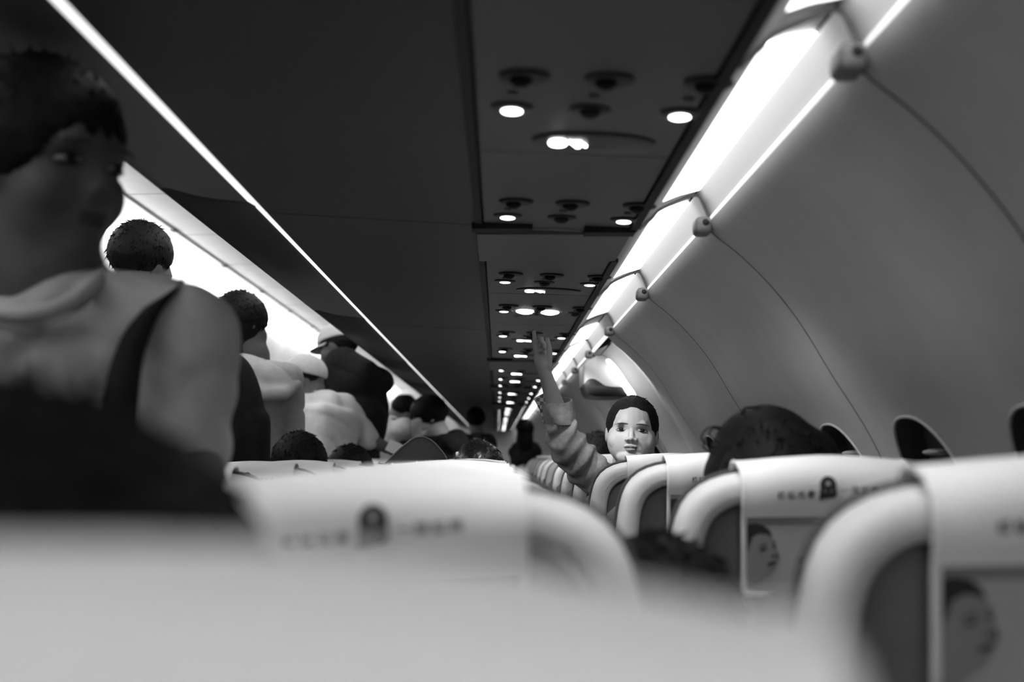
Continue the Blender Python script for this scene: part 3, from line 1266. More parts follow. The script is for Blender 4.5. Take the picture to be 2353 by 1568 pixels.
for r in range(3, 15):
    for j, xx in enumerate((-1.638, -2.116, -2.594)):
        seat(xx, ROW1 + (r - 1) * PITCHR, -.016, 0.0, 'white ' + ('aisle', 'middle', 'window')[j] + ' seat across the aisle, ' + rel(r - 4, 'row', "in the kneeling boy's row"), 'seats across the aisle', False)

# ================================================================== people
M_SKINP = mat('dark tanned skin', 0.11, 0.6, 0.05, 40)  # skin darkened further to hold the backlit shade
M_BROW = mat('sparse eyebrow', 0.06, 0.8)
M_COLLAR = mat('ribbed collar', 0.60, 0.9)


def rotm(yaw=0.0, pitch=0.0, roll=0.0):
    """head/body frame: yaw 0 faces the camera end of the cabin, + turns towards the windowed wall; pitch + lifts the chin; roll + tips the crown towards +x"""
    return np.array(Matrix.Rotation(yaw, 3, 'Z') @ Matrix.Rotation(-pitch, 3, 'X') @ Matrix.Rotation(roll, 3, 'Y'))


def hl(c, hh, R, p):
    return np.array(c) + R @ (np.array(p, float) * hh)


def head_prims(c, hh, R, wide=1.0, fine=False, fat=0.0):
    def E(p, r):
        return sphere(hl(c, hh, R, p), np.array(r) * hh, R, 28 if fine else 20, 20 if fine else 14)

    def C(p, r, q, s):
        return capsule(hl(c, hh, R, p), r * hh, hl(c, hh, R, q), s * hh)
    w = wide
    P = [E((0, .06, .10), (.335 * w, .43, .40)), E((0, -.10, -.12), (.275 * w + fat, .27, .36 - fat * .3)), E((0, -.22, -.37 + fat * .3), (.14 * w + fat, .13, .12)),
         C((0, -.335, .02), .028, (0, -.405, -.12), .042), E((.05, -.385, -.135), (.04, .04, .032)), E((-.05, -.385, -.135), (.04, .04, .032)),
         E((.15 * w + fat * .7, -.215 + fat * .5, -.13), (.13, .12, .15)), E((-.15 * w - fat * .7, -.215 + fat * .5, -.13), (.13, .12, .15)), C((-.15, -.30, .09), .06, (.15, -.30, .09), .06),
         E((0, -.365, -.228), (.082, .035, .024)), E((0, -.36, -.272), (.070, .037, .028)),
         E((.335 * w, .05, -.03), (.03, .075, .115)), E((-.335 * w, .05, -.03), (.03, .075, .115))]
    return P


def head_post(c, hh, R, off):
    c = np.array(c) - np.array(off)

    def fn(co):
        q = ((co - c) @ R) / hh
        d = np.zeros_like(q)
        front = q[:, 1] < -.15
        for sx in (-1, 1):
            g = np.exp(-((q[:, 0] - sx * .145) / .075) ** 2 - ((q[:, 2] - .01) / .045) ** 2) * front
            d[:, 1] += .045 * g
            g = np.exp(-((q[:, 0] - sx * .035) / .02) ** 2 - ((q[:, 2] + .165) / .015) ** 2) * front
            d[:, 1] += .03 * g
        g = np.exp(-((q[:, 0]) / .09) ** 4 - ((q[:, 2] + .250) / .010) ** 2) * front
        d[:, 1] += .022 * g
        return co + (d * hh) @ R.T
    return fn


def paint_lips(o, c, hh, R, off, idx=1):
    me = o.data
    n = len(me.polygons)
    ce = np.empty(n * 3)
    me.polygons.foreach_get('center', ce)
    q = ((ce.reshape(-1, 3) + np.array(off) - np.array(c)) @ R) / hh
    m = (q[:, 1] < -.33) & (((q[:, 0] / .09) ** 2 + ((q[:, 2] + .25) / .040) ** 2) < 1)
    mi = np.where(m, idx, 0).astype(np.int32)
    me.polygons.foreach_set('material_index', mi)


def eyes(c, hh, R, parent, off):
    for sx in (-1, 1):
        p = hl(c, hh, R, (sx * .145, -.300, .005)) - off
        v, f = sphere(p, np.array((.070, .030, .019)) * hh, R @ rotm(sx * .22, 0, sx * .10), 16, 10)
        e = obj('eye', v, f, M_EYEW, parent)
        p = hl(c, hh, R, (sx * .143, -.322, .006)) - off
        v, f = sphere(p, np.array((.036, .016, .021)) * hh, R, 12, 8)
        obj('iris', v, f, M_EYED, e)
        lid = [hl(c, hh, R, (sx * (.145 + .075 * t), -.328 + .035 * abs(t) + (.02 if t * 1 > 0 else 0) * t, .024 - .020 * t * t)) - off for t in np.linspace(-1, 1, 9)]
        v, f = tube(lid, [.004 * hh + .005 * hh * (1 - t * t) for t in np.linspace(-1, 1, 9)], 6)
        obj('eyelid_line', v, f, M_HAIR, e)
        br = [hl(c, hh, R, (sx * (.15 + .095 * t), -.366 + .050 * max(t, 0) ** 2,   .090 - .010 * t - .014 * t * t)) - off for t in np.linspace(-1, 1, 9)]
        v, f = tube(br, [.008 * hh * (1.1 - .85 * abs(t)) for t in np.linspace(-1, 1, 9)], 6)
        obj('eyebrow', v, f, M_BROW, parent)


def hair_cap(c, hh, R, parent, off, style='short', m=M_HAIR, s=1.0, tufts=True):
    """cap of hair over the skull, open at the face"""
    nu, nv = (320, 210) if style == 'short' else (120, 80)
    v, f = sphere((0, 0, 0), 1.0, None, nu, nv)
    v = np.array(v)
    cc = np.array((0, .085, .125))
    r = np.array((.372, .44, .405)) * s
    if style == 'short':
        r = np.array((.362, .425, .405)) * s
    nz = 1 + .006 * np.sin(v[:, 0] * 23 + v[:, 2] * 17) * np.sin(v[:, 1] * 19) + .004 * np.sin(v[:, 0] * 51) * np.sin(v[:, 2] * 47)
    q = v * r * nz[:, None] + cc
    low = np.clip(-q[:, 2] / .35, 0, 1)
    if style != 'short':
        q[:, 0] *= 1 - .22 * low
        q[:, 1] = cc[1] + (q[:, 1] - cc[1]) * (1 - .16 * low)
    hi = {'short': .315, 'fringe': .16, 'bun': .26, 'long': .20, 'back': .22}[style]

    def keep(p):
        x, y, z = p
        if y < -.03:
            line = hi - 1.2 * max(0, abs(x) - .19) * (2.0 if style != 'short' else 0) - (26 * max(0, abs(x) - .17) ** 2 if style == 'short' else 0) + (.02 * math.cos(x * 20) if style == 'short' else 0)
            if style == 'fringe':
                line -= .03 * math.sin(x * 60)
            return z > line
        if style == 'short':
            return z > (.30 - .36 * min(1, (y + .03) / .06) if y < .03 else (-.05 - .1 * (y < .06) if y < .12 else -.28))
        if y < .10:
            return z > -.06 - (.1 if style in ('fringe', 'long', 'back') else 0)
        return z > -.30 - (.1 if style in ('fringe', 'long') else 0)
    f2 = [fc for fc in f if keep(q[list(fc)].mean(0))]
    V = np.array([hl(c, hh, R, p) for p in q]) - np.array(off)
    used = sorted({i for fc in f2 for i in fc})
    mp = {i: k for k, i in enumerate(used)}
    HV, HF = [tuple(p) for p in V[used]], [tuple(mp[i] for i in fc) for fc in f2]
    rs = random.Random(int(abs(c[0]) * 1e4) + 3)
    for t in range((150 if style == 'short' else 420) if tufts else 0):            # small tufts that break the outline
        i = rs.choice(used)
        if q[i][1] < -.20 and style != 'fringe':
            continue
        nrm = R @ (q[i] - cc)
        nrm /= np.linalg.norm(nrm)
        tl = (.05 if style == 'short' else .065 if style == 'fringe' else .10) * hh * rs.uniform(.5, 1.2)
        dn = np.array((rs.uniform(-.5, .5), rs.uniform(-.5, .5), -.9))
        dn -= nrm * (dn @ nrm)
        d = nrm * rs.uniform(.08, .28) + dn + R @ np.array((0, .45, 0))
        d /= np.linalg.norm(d)
        u, w, d = frame_of(d)
        b = V[i] - nrm * .004 * hh - d * tl * .35
        k = len(HV)
        rb = .016 * hh
        HV += [tuple(b + rb * (math.cos(a) * u + math.sin(a) * w)) for a in (0, 2.1, 4.2)] + [tuple(b + d * tl * 1.2)]
        HF += [(k, k + 1, k + 3), (k + 1, k + 2, k + 3), (k + 2, k, k + 3), (k, k + 2, k + 1)]
    o = obj('hair', HV, HF, m, parent, fix=False)
    so = o.modifiers.new('thick', 'SOLIDIFY')
    so.thickness = .012 * hh
    so.offset = -1
    return o


def hand_prims(w, d, n, size=0.18, curl=0.5, side=1):
    """relaxed hand: w wrist, d pointing direction, n palm normal; five unequal bent fingers"""
    w, d, n = np.array(w, float), np.array(d, float), np.array(n, float)
    d /= np.linalg.norm(d)
    n = n - d * (n @ d)
    n /= np.linalg.norm(n)
    l = np.cross(d, n) * side
    s = size
    P = []
    pc = w + d * s * .24
    R = np.stack([l, n, d], 1)
    P.append(sphere(pc, (s * .21, s * .085, s * .27), R, 16, 12))
    for k, (t, ln) in enumerate(((-.16, .36), (-.055, .42), (.055, .39), (.155, .30))):
        b = w + d * s * (.45 - .02 * abs(k - 1)) + l * s * t
        a1 = curl * .5
        d1 = d * math.cos(a1) + n * math.sin(a1)
        p1 = b + d1 * s * ln * .45
        a2 = curl * 1.3
        d2 = d * math.cos(a2) + n * math.sin(a2)
        p2 = p1 + d2 * s * ln * .32
        a3 = curl * 1.9
        d3 = d * math.cos(a3) + n * math.sin(a3)
        p3 = p2 + d3 * s * ln * .23
        r = s * .045
        P += [capsule(b, r * 1.1, p1, r), capsule(p1, r, p2, r * .92), capsule(p2, r * .92, p3, r * .8)]
    b = w + d * s * .10 - l * s * .14
    t1 = b + (d * .6 - l * .7 + n * .3) * s * .20
    t2 = t1 + (d * .85 - l * .3 + n * .35) * s * .17
    P += [capsule(b, s * .07, t1, s * .055), capsule(t1, s * .055, t2, s * .045)]
    return P


def figure(label, y, hc, hh, yaw=0.0, pitch=0.0, roll=0.0, byaw=None, neck=None, hips=None, knees=None, feet=None, shw=.19, arms=(), shirt=M_WHITECLOTH, sleeve=0.45,
           skin=M_SKIND, trouser=M_TROUSER, hair='short', hairm=M_HAIR, hs=1.0, vox=.011, fine=False, seated=False, girth=1.0, group=None, face=True, hairtail=None, name='person', tufts=True, loose=False, collar=None, extra=()):
    byaw = yaw if byaw is None else byaw
    R = rotm(yaw, pitch, roll)
    B = rotm(byaw)
    hc = np.array(hc, float)
    lat, fwd = B[:, 0], -B[:, 1]
    neck = np.array(hc + R @ np.array((0, .12, -.62)) * hh if neck is None else neck)
    sit_z = .485
    if hips is None:
        hips = np.array((neck[0], neck[1], sit_z + .10)) if seated else np.array((neck[0], neck[1], max(.78, neck[2] - .56)))
    hips = np.array(hips, float)
    base = (hips[0], hips[1], 0.0)
    e = empty(name, base, label, 'person', group)
    off = np.array(base)
    # body: one continuous surface (head, neck, trunk core, arms, hands)
    P = head_prims(hc, hh, R, 1.0, fine)
    nb = neck
    P.append(capsule(hl(hc, hh, R, (0, .10, -.25)), .27 * hh, nb + np.array((0, 0, .02)), .29 * hh))
    chest = nb * .62 + hips * .38
    waist = nb * .25 + hips * .75
    Bt = B
    P.append(sphere(chest, (shw * .62 * girth, .085 * girth, .15), Bt))
    P.append(capsule(chest, .09 * girth, hips, .09 * girth))
    for a in arms:
        sh, el, wr = [np.array(q, float) for q in a[:3]]
        P += [capsule(nb - np.array((0, 0, .05)), .05, sh, .045), capsule(sh, .042, el, .034), capsule(el, .034, wr, .024)]
        d = wr - el
        P += hand_prims(wr, a[3] if len(a) > 3 else d, a[4] if len(a) > 4 else fwd, a[5] if len(a) > 5 else hh * .78, a[6] if len(a) > 6 else .5)
    body = blob('body', P, [skin, M_LIP if skin is M_SKIN else M_BROW], e, vox if not fine else .0032, 3 if fine else 4, head_post(hc, hh, R, off), off)
    if face:
        paint_lips(body, hc, hh, R, off)
        eyes(hc, hh, R, body, off)
    if hair:
        h = hair_cap(hc, hh, R, e, off, hair, hairm, hs, tufts)
        if hairtail:
            blob('hair_length', [chain([hl(hc, hh, R, p) for p in hairtail[0]], [r * hh for r in hairtail[1]])], hairm, h, .010, 5, None, off)
    # shirt
    S = [sphere(chest, (shw * .80 * girth, .118 * girth, .19), Bt), sphere(waist, (shw * .74 * girth, .112 * girth, .20), Bt), capsule(waist, .105 * girth, hips - np.array((0, 0, .02)), .11 * girth),
         capsule(nb - lat * shw * .55 - np.array((0, 0, .055)), .062, nb + lat * shw * .55 - np.array((0, 0, .055)), .062),
         capsule(nb - np.array((0, 0, .07)), .075, nb - np.array((0, 0, .045)), .33 * hh)]
    S += list(extra)
    if loose:
        bx, bf = box((0, 0, 0), (shw * 1.62 * girth, .21 * girth, np.linalg.norm(nb - hips) * .86), .055)
        u3 = (nb - hips) / np.linalg.norm(nb - hips)
        l3 = lat - u3 * (lat @ u3)
        l3 /= np.linalg.norm(l3)
        M3 = np.stack([l3, np.cross(u3, l3), u3], 1)
        S.append(([tuple(M3 @ np.array(q) + nb * .5 + hips * .5 - u3 * .03) for q in bx], bf))
    for a in arms:
        sh, el, wr = [np.array(q, float) for q in a[:3]]
        S.append(capsule(nb - np.array((0, 0, .06)), .06, sh, .058))
        if sleeve <= 1:
            q = sh + (el - sh) * sleeve / .5 if sleeve < .5 else el
            S.append(capsule(sh, .060, q, .052))
            if sleeve > .5:
                S.append(capsule(el, .052, el + (wr - el) * (sleeve - .5) * 2, .040))

    def folds(co):
        p = co + off
        n = np.zeros(len(p))
        for (ux, uy, uz), lam, k in (((.55, .2, .8), .085, 1.0), ((-.7, .3, .6), .105, 2.3), ((.1, .1, 1.0), .12, 4.1)):
            ph = math.pi * (p[:, 0] * ux + p[:, 1] * uy + p[:, 2] * uz) / lam + .9 * np.sin(p[:, 0] * 14 + k) + .7 * np.sin(p[:, 2] * 17 + 2 * k)
            mask = np.clip(np.sin(p[:, 0] * 11 + 3 * k) + np.sin(p[:, 2] * 9 + k) + .2, 0, 1)
            n -= np.exp(-(np.sin(ph) / .28) ** 2) * .0065 * mask
        ax = np.stack([co[:, 0] - (chest - off)[0], co[:, 1] - (chest - off)[1], np.zeros(len(co))], 1)
        L = np.linalg.norm(ax, axis=1)[:, None] + 1e-6
        return co + ax / L * n[:, None]
    sht = blob('shirt', S, shirt, e, vox, 14, folds, off)
    ring = []
    for i in range(24):
        t = 2 * math.pi * i / 24
        ring.append(nb + lat * .34 * hh * math.cos(t) + fwd * (.34 * hh * math.sin(t) + .06 * hh) + np.array((0, 0, -.012 - .11 * hh * math.sin(t))) - off)
    if collar is not None:
        ring = [q - off for q in catmull(list(collar) + [collar[0]], 4)[:-1]]
    v, f = tube(ring, .038 * hh if collar is None else .0085, 8, True)
    obj('collar', v, f, shirt, sht)
    if collar is not None:
        v, f = tube([q + np.array((0, -.004, -.0135)) for q in ring], .0016, 6, True)
        obj('collar_seam', v, f, M_KNOB, sht)
    # trousers and shoes
    T = [sphere(hips, (.155 * girth, .115 * girth, .12), Bt)]
    shoes = []
    for sx in (-1, 1):
        hp = hips + lat * sx * .085 - np.array((0, 0, .03))
        if knees is not None:
            kn, ft = [np.array(q, float) for q in knees[0 if sx < 0 else 1]]
        elif seated:
            kn = np.array((hips[0], hips[1], 0)) + np.array((sx * .09, .30, sit_z + .075))
            ft = kn + np.array((0, -.02, 0)) - np.array((0, 0, kn[2] - .09))
        else:
            ft = np.array((hips[0], hips[1], .09)) + lat * sx * .10
            kn = (hp + ft) / 2 + fwd * .02
        T += [capsule(hp, .082 * girth, kn, .060), capsule(kn, .058, ft, .045)]
        tof = np.array((0, 1.0, 0)) if (seated and knees is None) else fwd
        if knees is not None:
            tof = np.array((0, 1.0, 0))
        shoes.append(join(sphere(ft + tof * .06 + np.array((0, 0, -.055)), (.045, .045, .035) if False else (.045, .12, .035), None if abs(tof[1]) > .9 else rotm(byaw)),
                          sphere(ft + np.array((0, 0, -.03)), (.045, .05, .06))))
    blob('trousers', T, trouser, e, max(vox, .012), 4, None, off)
    for v, f in shoes:
        obj('shoe', np.array(v) - off, f, M_DARKCLOTH, e)
    return e, R, off


def cap(hc, hh, R, parent, off, m=M_CAP, brim=True, back_hole=True, strap=M_DARKCLOTH, s=1.0):
    v, f = sphere((0, 0, 0), 1.0, None, 48, 24)
    v = np.array(v)
    q = v * np.array((.40, .485, .40)) * s + np.array((0, .06, .155))
    f2 = []
    for fc in f:
        p = q[list(fc)].mean(0)
        if p[2] < .12 - .10 * max(0, p[1]):
            continue
        if back_hole and p[1] > .38 and abs(p[0]) < .11 and p[2] < .26:
            continue
        f2.append(fc)
    V = np.array([hl(hc, hh, R, p) for p in q]) - off
    used = sorted({i for fc in f2 for i in fc})
    mp = {i: k for k, i in enumerate(used)}
    o = obj('cap', V[used], [tuple(mp[i] for i in fc) for fc in f2], m, parent)
    so = o.modifiers.new('thick', 'SOLIDIFY')
    so.thickness = .012 * hh
    if brim:
        V, Fq = [], []
        n = 16
        for j in range(6):
            t = j / 5
            for i in range(n + 1):
                a = math.pi * (i / n) * .8 + math.pi * .1
                rx, ry = .36 * math.cos(a), -.40 * math.sin(a) - .30 * t * math.sin(a) ** 1.2
                V.append(hl(hc, hh, R, (rx, ry + .05, .14 - .05 * t - .10 * (rx / .36) ** 2)) - off)
        Fq = [(j * (n + 1) + i, j * (n + 1) + i + 1, (j + 1) * (n + 1) + i + 1, (j + 1) * (n + 1) + i) for j in range(5) for i in range(n)]
        b = obj('cap_brim', V, Fq, m, o)
        so = b.modifiers.new('thick', 'SOLIDIFY')
        so.thickness = .02 * hh
    v, f = sphere(hl(hc, hh, R, (0, .06, .155 + .40 * s)) - off, np.array((.035, .035, .022)) * hh, R, 10, 6)
    obj('cap_button', v, f, m, o)
    return o


def off_pt(p, off):
    return np.array(p) - np.array(off)


A = at
# ------------------------------------------------------------------ the boy
yb = 3.56
s3 = yb / F
bc = A(1452, 996, yb)
bhh = 0.178
wr = A(1254, 862, yb - .06)
el = A(1279, 952, yb - .05)
sh = A(1352, 1082, yb + .03)
elb = A(1300, 1020, yb - .03)
nk = np.array((bc[0] - .003, yb + .035, bc[2] - .125))
hips = np.array((.375, yb + .10, .73))
kneel = [((hips[0] + sx * .075, yb + .02, .535), (hips[0] + sx * .075, yb + .24, .545)) for sx in (-1, 1)]
boy = empty('person', (hips[0], hips[1], .485), 'boy kneeling on a window seat, short hair, rolled-up jacket sleeve, one arm raised', 'person')
boff = np.array(boy.location)
bR = rotm(-.10, .10, .06)
P = head_prims(bc, bhh, bR, 1.04, True, .055)
P.append(capsule(hl(bc, bhh, bR, (0, .10, -.25)), .25 * bhh, nk, .27 * bhh))
P.append(sphere(nk - np.array((0, 0, .12)), (.10, .065, .12)))
P.append(capsule(nk - np.array((0, 0, .12)), .07, hips, .075))
P += [capsule(nk - np.array((0, 0, .03)), .03, sh, .034), capsule(sh, .034, elb, .029), capsule(elb, .029, A(1277, 935, yb - .055), .0235), capsule(A(1277, 935, yb - .055), .0235, wr, .0165)]
# other arm hangs behind the seat back
P += [capsule(nk - np.array((0, 0, .03)), .03, nk + np.array((.10, 0, -.05)), .034), capsule(nk + np.array((.10, 0, -.05)), .032, nk + np.array((.12, .02, -.20)), .026), capsule(nk + np.array((.12, .02, -.20)), .026, nk + np.array((.10, -.10, -.30)), .019)]
P += hand_prims(nk + np.array((.10, -.10, -.30)), (-.2, -1, -.2), (0, 0, -1), .12, .5)
# raised hand: palm, long finger up, two curled, little finger, thumb standing off the side
d = .0


def hp(px, py, dy=0.0):
    return A(px, py, yb - .065 + dy)


P.append(sphere(hp(1247, 826), (.0225, .0105, .030), rotm(0, 0, -.18), 16, 12))
P.append(capsule(wr, .0165, hp(1247, 838), .0175, flat=((0, 1, 0), .75)))
P.append(sphere(hp(1240, 808), (.017, .010, .017), None, 14, 10))
fr = .0062
P += [capsule(hp(1231, 806), fr * 1.1, hp(1229, 783), fr), capsule(hp(1229, 783), fr, hp(1227, 763), fr * .85)]                       # first finger, straight up
P += [capsule(hp(1237, 804), fr * 1.1, hp(1238, 787, -.006), fr), capsule(hp(1238, 787, -.006), fr, hp(1244, 778, -.020), fr), capsule(hp(1244, 778, -.020), fr, hp(1246, 788, -.028), fr * .85)]
P += [capsule(hp(1241, 808), fr * 1.1, hp(1241, 797, -.010), fr), capsule(hp(1241, 797, -.010), fr, hp(1250, 791, -.022), fr), capsule(hp(1250, 791, -.022), fr, hp(1251, 800, -.026), fr * .85)]
P += [capsule(hp(1241, 814), fr, hp(1243, 808, -.012), fr * .9), capsule(hp(1243, 808, -.012), fr * .9, hp(1251, 806, -.020), fr * .85), capsule(hp(1251, 806, -.020), fr * .85, hp(1251, 812, -.022), fr * .75)]
P += [capsule(hp(1258, 842), .0115, hp(1262, 812), .0088), capsule(hp(1262, 812), .0088, hp(1257, 782), .0072)]                          # thumb
body = blob('body', P, [M_SKIN, M_LIP], boy, .0021, 6, head_post(bc, bhh, bR, boff), boff)
paint_lips(body, bc, bhh, bR, boff)
eyes(bc, bhh, bR, body, boff)
hair_cap(bc, bhh, bR, boy, boff, 'short', M_HAIR, 1.03)
# jacket with gathered sleeve
S = [sphere(nk - np.array((0, -.01, .14)), (.125, .085, .15)), capsule(nk - np.array((0, -.01, .12)), .10, hips, .105),
     capsule(nk - np.array((0, 0, .04)), .055, sh, .050), capsule(sh, .050, elb, .046), capsule(elb, .046, A(1284, 962, yb - .05), .036),
     capsule(nk - np.array((0, 0, .04)), .055, nk + np.array((.10, 0, -.06)), .05), capsule(nk + np.array((.10, 0, -.06)), .048, nk + np.array((.12, .02, -.20)), .042),
     capsule(nk + np.array((.12, .02, -.20)), .042, nk + np.array((.10, -.09, -.29)), .034), capsule(nk - np.array((0, 0, .05)), .06, nk, .052)]
ax = A(1284, 962, yb - .05) - sh
ax /= np.linalg.norm(ax)


def sleeve_folds(co):
    p = co + boff - sh
    t = p @ ax
    r = p - np.outer(t, ax)
    L = np.linalg.norm(r, axis=1)
    w = np.exp(-(np.clip(L - .08, 0, None) / .03) ** 2) * (t > -.03) * (t < .25)
    ang = np.arctan2(r[:, 0], r[:, 1])
    n = (np.sin(t * 150 + 1.6 * np.sin(ang * 2)) * .004 + np.sin(t * 90 + ang * 3) * .003) * w
    return co + r / (L[:, None] + 1e-6) * n[:, None]


jk = blob('jacket', S, M_JACKET, boy, .0055, 3, sleeve_folds, boff)
# turned-up cuff standing open round the forearm
cz0, cz1 = A(1288, 975, yb - .05), A(1276, 925, yb - .055)
u, w_, dd = frame_of(cz1 - cz0)
V, Fq = [], []
n = 28
for k, (t, r) in enumerate(((0, .037), (.3, .042), (.65, .041), (.95, .039), (1.0, .037), (.95, .034), (.5, .033))):
    for i in range(n):
        a = 2 * math.pi * i / n
        rr = r * (1 + .10 * math.sin(3 * a + k * .5))
        V.append(cz0 + (cz1 - cz0) * (t + .10 * math.sin(2 * a)) + rr * (math.cos(a) * u + math.sin(a) * w_) - boff)
Fq = [(j * n + i, j * n + (i + 1) % n, (j + 1) * n + (i + 1) % n, (j + 1) * n + i) for j in range(6) for i in range(n)]
M_PLAID = bpy.data.materials.new('checked lining')
M_PLAID.use_nodes = True
nt = M_PLAID.node_tree
ck = nt.nodes.new('ShaderNodeTexChecker')
ck.inputs['Scale'].default_value = 110
ck.inputs['Color1'].default_value = (.55, .55, .55, 1)
ck.inputs['Color2'].default_value = (.12, .12, .12, 1)
tcn = nt.nodes.new('ShaderNodeTexCoord')
nt.links.new(tcn.outputs['Object'], ck.inputs['Vector'])
nt.links.new(ck.outputs['Color'], nt.nodes['Principled BSDF'].inputs['Base Color'])
obj('cuff', V, Fq, M_JACKET, jk)
tab = [A(1247, 918, yb - .06), A(1252, 934, yb - .06)]
v, f = box((0, 0, 0), (.030, .014, .040), .005)
Rt = rotm(0, 0, -.5)
obj('checked_cuff_tab', np.array(v) @ Rt.T + A(1247, 926, yb - .055) - boff, f, M_PLAID, jk)
v, f = box((0, 0, 0), (.020, .012, .040), .005)
obj('checked_cuff_tab', np.array(v) @ rotm(0, 0, -.25).T + A(1253, 955, yb - .052) - boff, f, M_PLAID, jk)
T = [sphere(hips, (.12, .10, .09))]
for sx, (kn, ft) in zip((-1, 1), kneel):
    T += [capsule(hips + np.array((sx * .06, 0, -.02)), .062, kn, .05), capsule(kn, .048, ft, .04)]
blob('trousers', T, M_TROUSER, boy, .011, 4, None, boff)
for sx, (kn, ft) in zip((-1, 1), kneel):
    v, f = sphere(np.array(ft) + np.array((0, .05, -.012)) - boff, (.035, .075, .04))
    obj('shoe', v, f, M_DARKCLOTH, boy)

# ------------------------------------------------------------------ man standing in the row, seen close
y1 = 1.50
c = A(104, 384, y1)
e, R, off = figure('dark-haired man standing between seat rows, pale T-shirt, black strap, face turned to windows', y1, c, .226, yaw=1.05, pitch=-.08, roll=.02, byaw=.35,
                   neck=A(105, 690, y1 + .01), hips=(A(105, 690, y1)[0] - .01, y1 + .155, .86), shw=.165,
                   arms=[(A(425, 778, y1 - .02), A(425, 1020, y1 - .02), A(500, 1240, y1 - .10)), (A(-220, 780, y1 + .10), A(-240, 1050, y1 + .14), A(-200, 1300, y1 + .05))],
                   shirt=M_GREYCLOTH, sleeve=.52, hair='fringe', skin=M_SKINP, vox=.007, hs=1.03, loose=True,
                   collar=[A(-60, 655, y1 + .05), A(-50, 690, y1 - .03), A(15, 716, y1 - .085), A(90, 718, y1 - .10), A(160, 695, y1 - .095), A(212, 658, y1 - .06), A(236, 628, y1), A(190, 608, y1 + .07), A(60, 600, y1 + .09)],
                   extra=[capsule(A(150, 740, y1 - .005), .062, A(390, 742, y1 - .01), .050), capsule(A(200, 690, y1 + .01), .036, A(330, 716, y1), .042)])
bp = empty('backpack', (c[0] - .08, y1 + .20, .95), 'black backpack worn by the man standing between seat rows', 'backpack')
bo = np.array(bp.location)
blob('bag', [box((0, 0, .15), (.26, .10, .38), .04)], M_DARKCLOTH, bp, .012, 4)
st = [A(345, 690, y1 + .085), A(385, 662, y1 + .03), A(372, 684, y1 - .055), A(325, 745, y1 - .085), A(292, 830, y1 - .10), A(278, 920, y1 - .105), A(275, 1020, y1 - .10), A(290, 1120, y1 - .06)]
st = catmull(st, 6)
V, Fq = [], []
for k, p in enumerate(st):
    for q in (-1, 1):
        for z in (0, 1):
            V.append(np.array(p) + np.array((q * .017, (z - .5) * .008, q * .010)) - bo)
for k in range(len(st) - 1):
    a = 4 * k
    Fq += [(a, a + 1, a + 5, a + 4), (a + 1, a + 3, a + 7, a + 5), (a + 3, a + 2, a + 6, a + 7), (a + 2, a, a + 4, a + 6)]
obj('strap', V, Fq, M_STRAP, bp)

# ------------------------------------------------------------------ people in the aisle
y2 = 4.0
figure('dark-haired man in the aisle, head showing past the shoulder of the T-shirt man', y2, A(332, 606, y2), .215, yaw=2.6, pitch=-.1, shw=.18, hair='back', vox=.012, face=False,
       arms=[(A(240, 730, y2), A(240, 930, y2), A(260, 1100, y2)), (A(440, 730, y2), A(440, 930, y2), A(420, 1100, y2))], shirt=M_WHITECLOTH, hs=1.05)

y3 = 4.75
c = A(560, 752, y3)
e, R, off = figure('man in the aisle in a pale hooded top, seen from behind, head turned to windows', y3, c, .215, yaw=2.35, pitch=-.18, roll=.1, byaw=2.7, neck=A(578, 832, y3), hips=(-.93, y3 - .02, .95), shw=.15,
                   arms=[(A(535, 860, y3 + .05), A(520, 990, y3), A(560, 1080, y3 + .1)), (A(660, 872, y3), A(668, 985, y3 + .05), A(640, 1080, y3 + .15))],
                   shirt=M_GREYCLOTH, sleeve=.95, hair='back', vox=.011, face=False, hs=1.05, loose=True, skin=M_SKINP,
                   hairtail=([(0, .10, .0), (0, .14, -.40)], [.38, .24]))
hd = [chain([A(526, 838, y3 - .05), A(552, 878, y3 - .12), A(600, 908, y3 - .15), A(648, 906, y3 - .13), A(684, 884, y3 - .05)], [.022, .026, .028, .026, .018]),
      sphere(A(604, 868, y3 - .09), (.10, .045, .055), rotm(0, 0, .3)), sphere(A(570, 838, y3 - .05), (.075, .07, .035), rotm(0, 0, .25))]
blob('hood', hd, M_GREYCLOTH, e, .009, 5, None, off)
b3 = empty('backpack', tuple(A(540, 1040, y3 - .22)), 'black backpack hanging on the man in the pale hooded top', 'backpack')
bo = np.array(b3.location)
blob('bag', [sphere(A(555, 955, y3 - .22), (.075, .07, .20), rotm(0, 0, -.12)), sphere(A(535, 1010, y3 - .22), (.115, .08, .19)), box(A(543, 1050, y3 - .22), (.21, .12, .30), .04)], M_DARKCLOTH, b3, .011, 5, None, bo)
v, f = tube(catmull([A(545, 900, y3 - .16), A(525, 845, y3 - .10), A(520, 815, y3 + .0), A(530, 860, y3 + .12)], 6), .016, 8)
obj('strap', np.array(v) - bo, f, M_STRAP, b3)

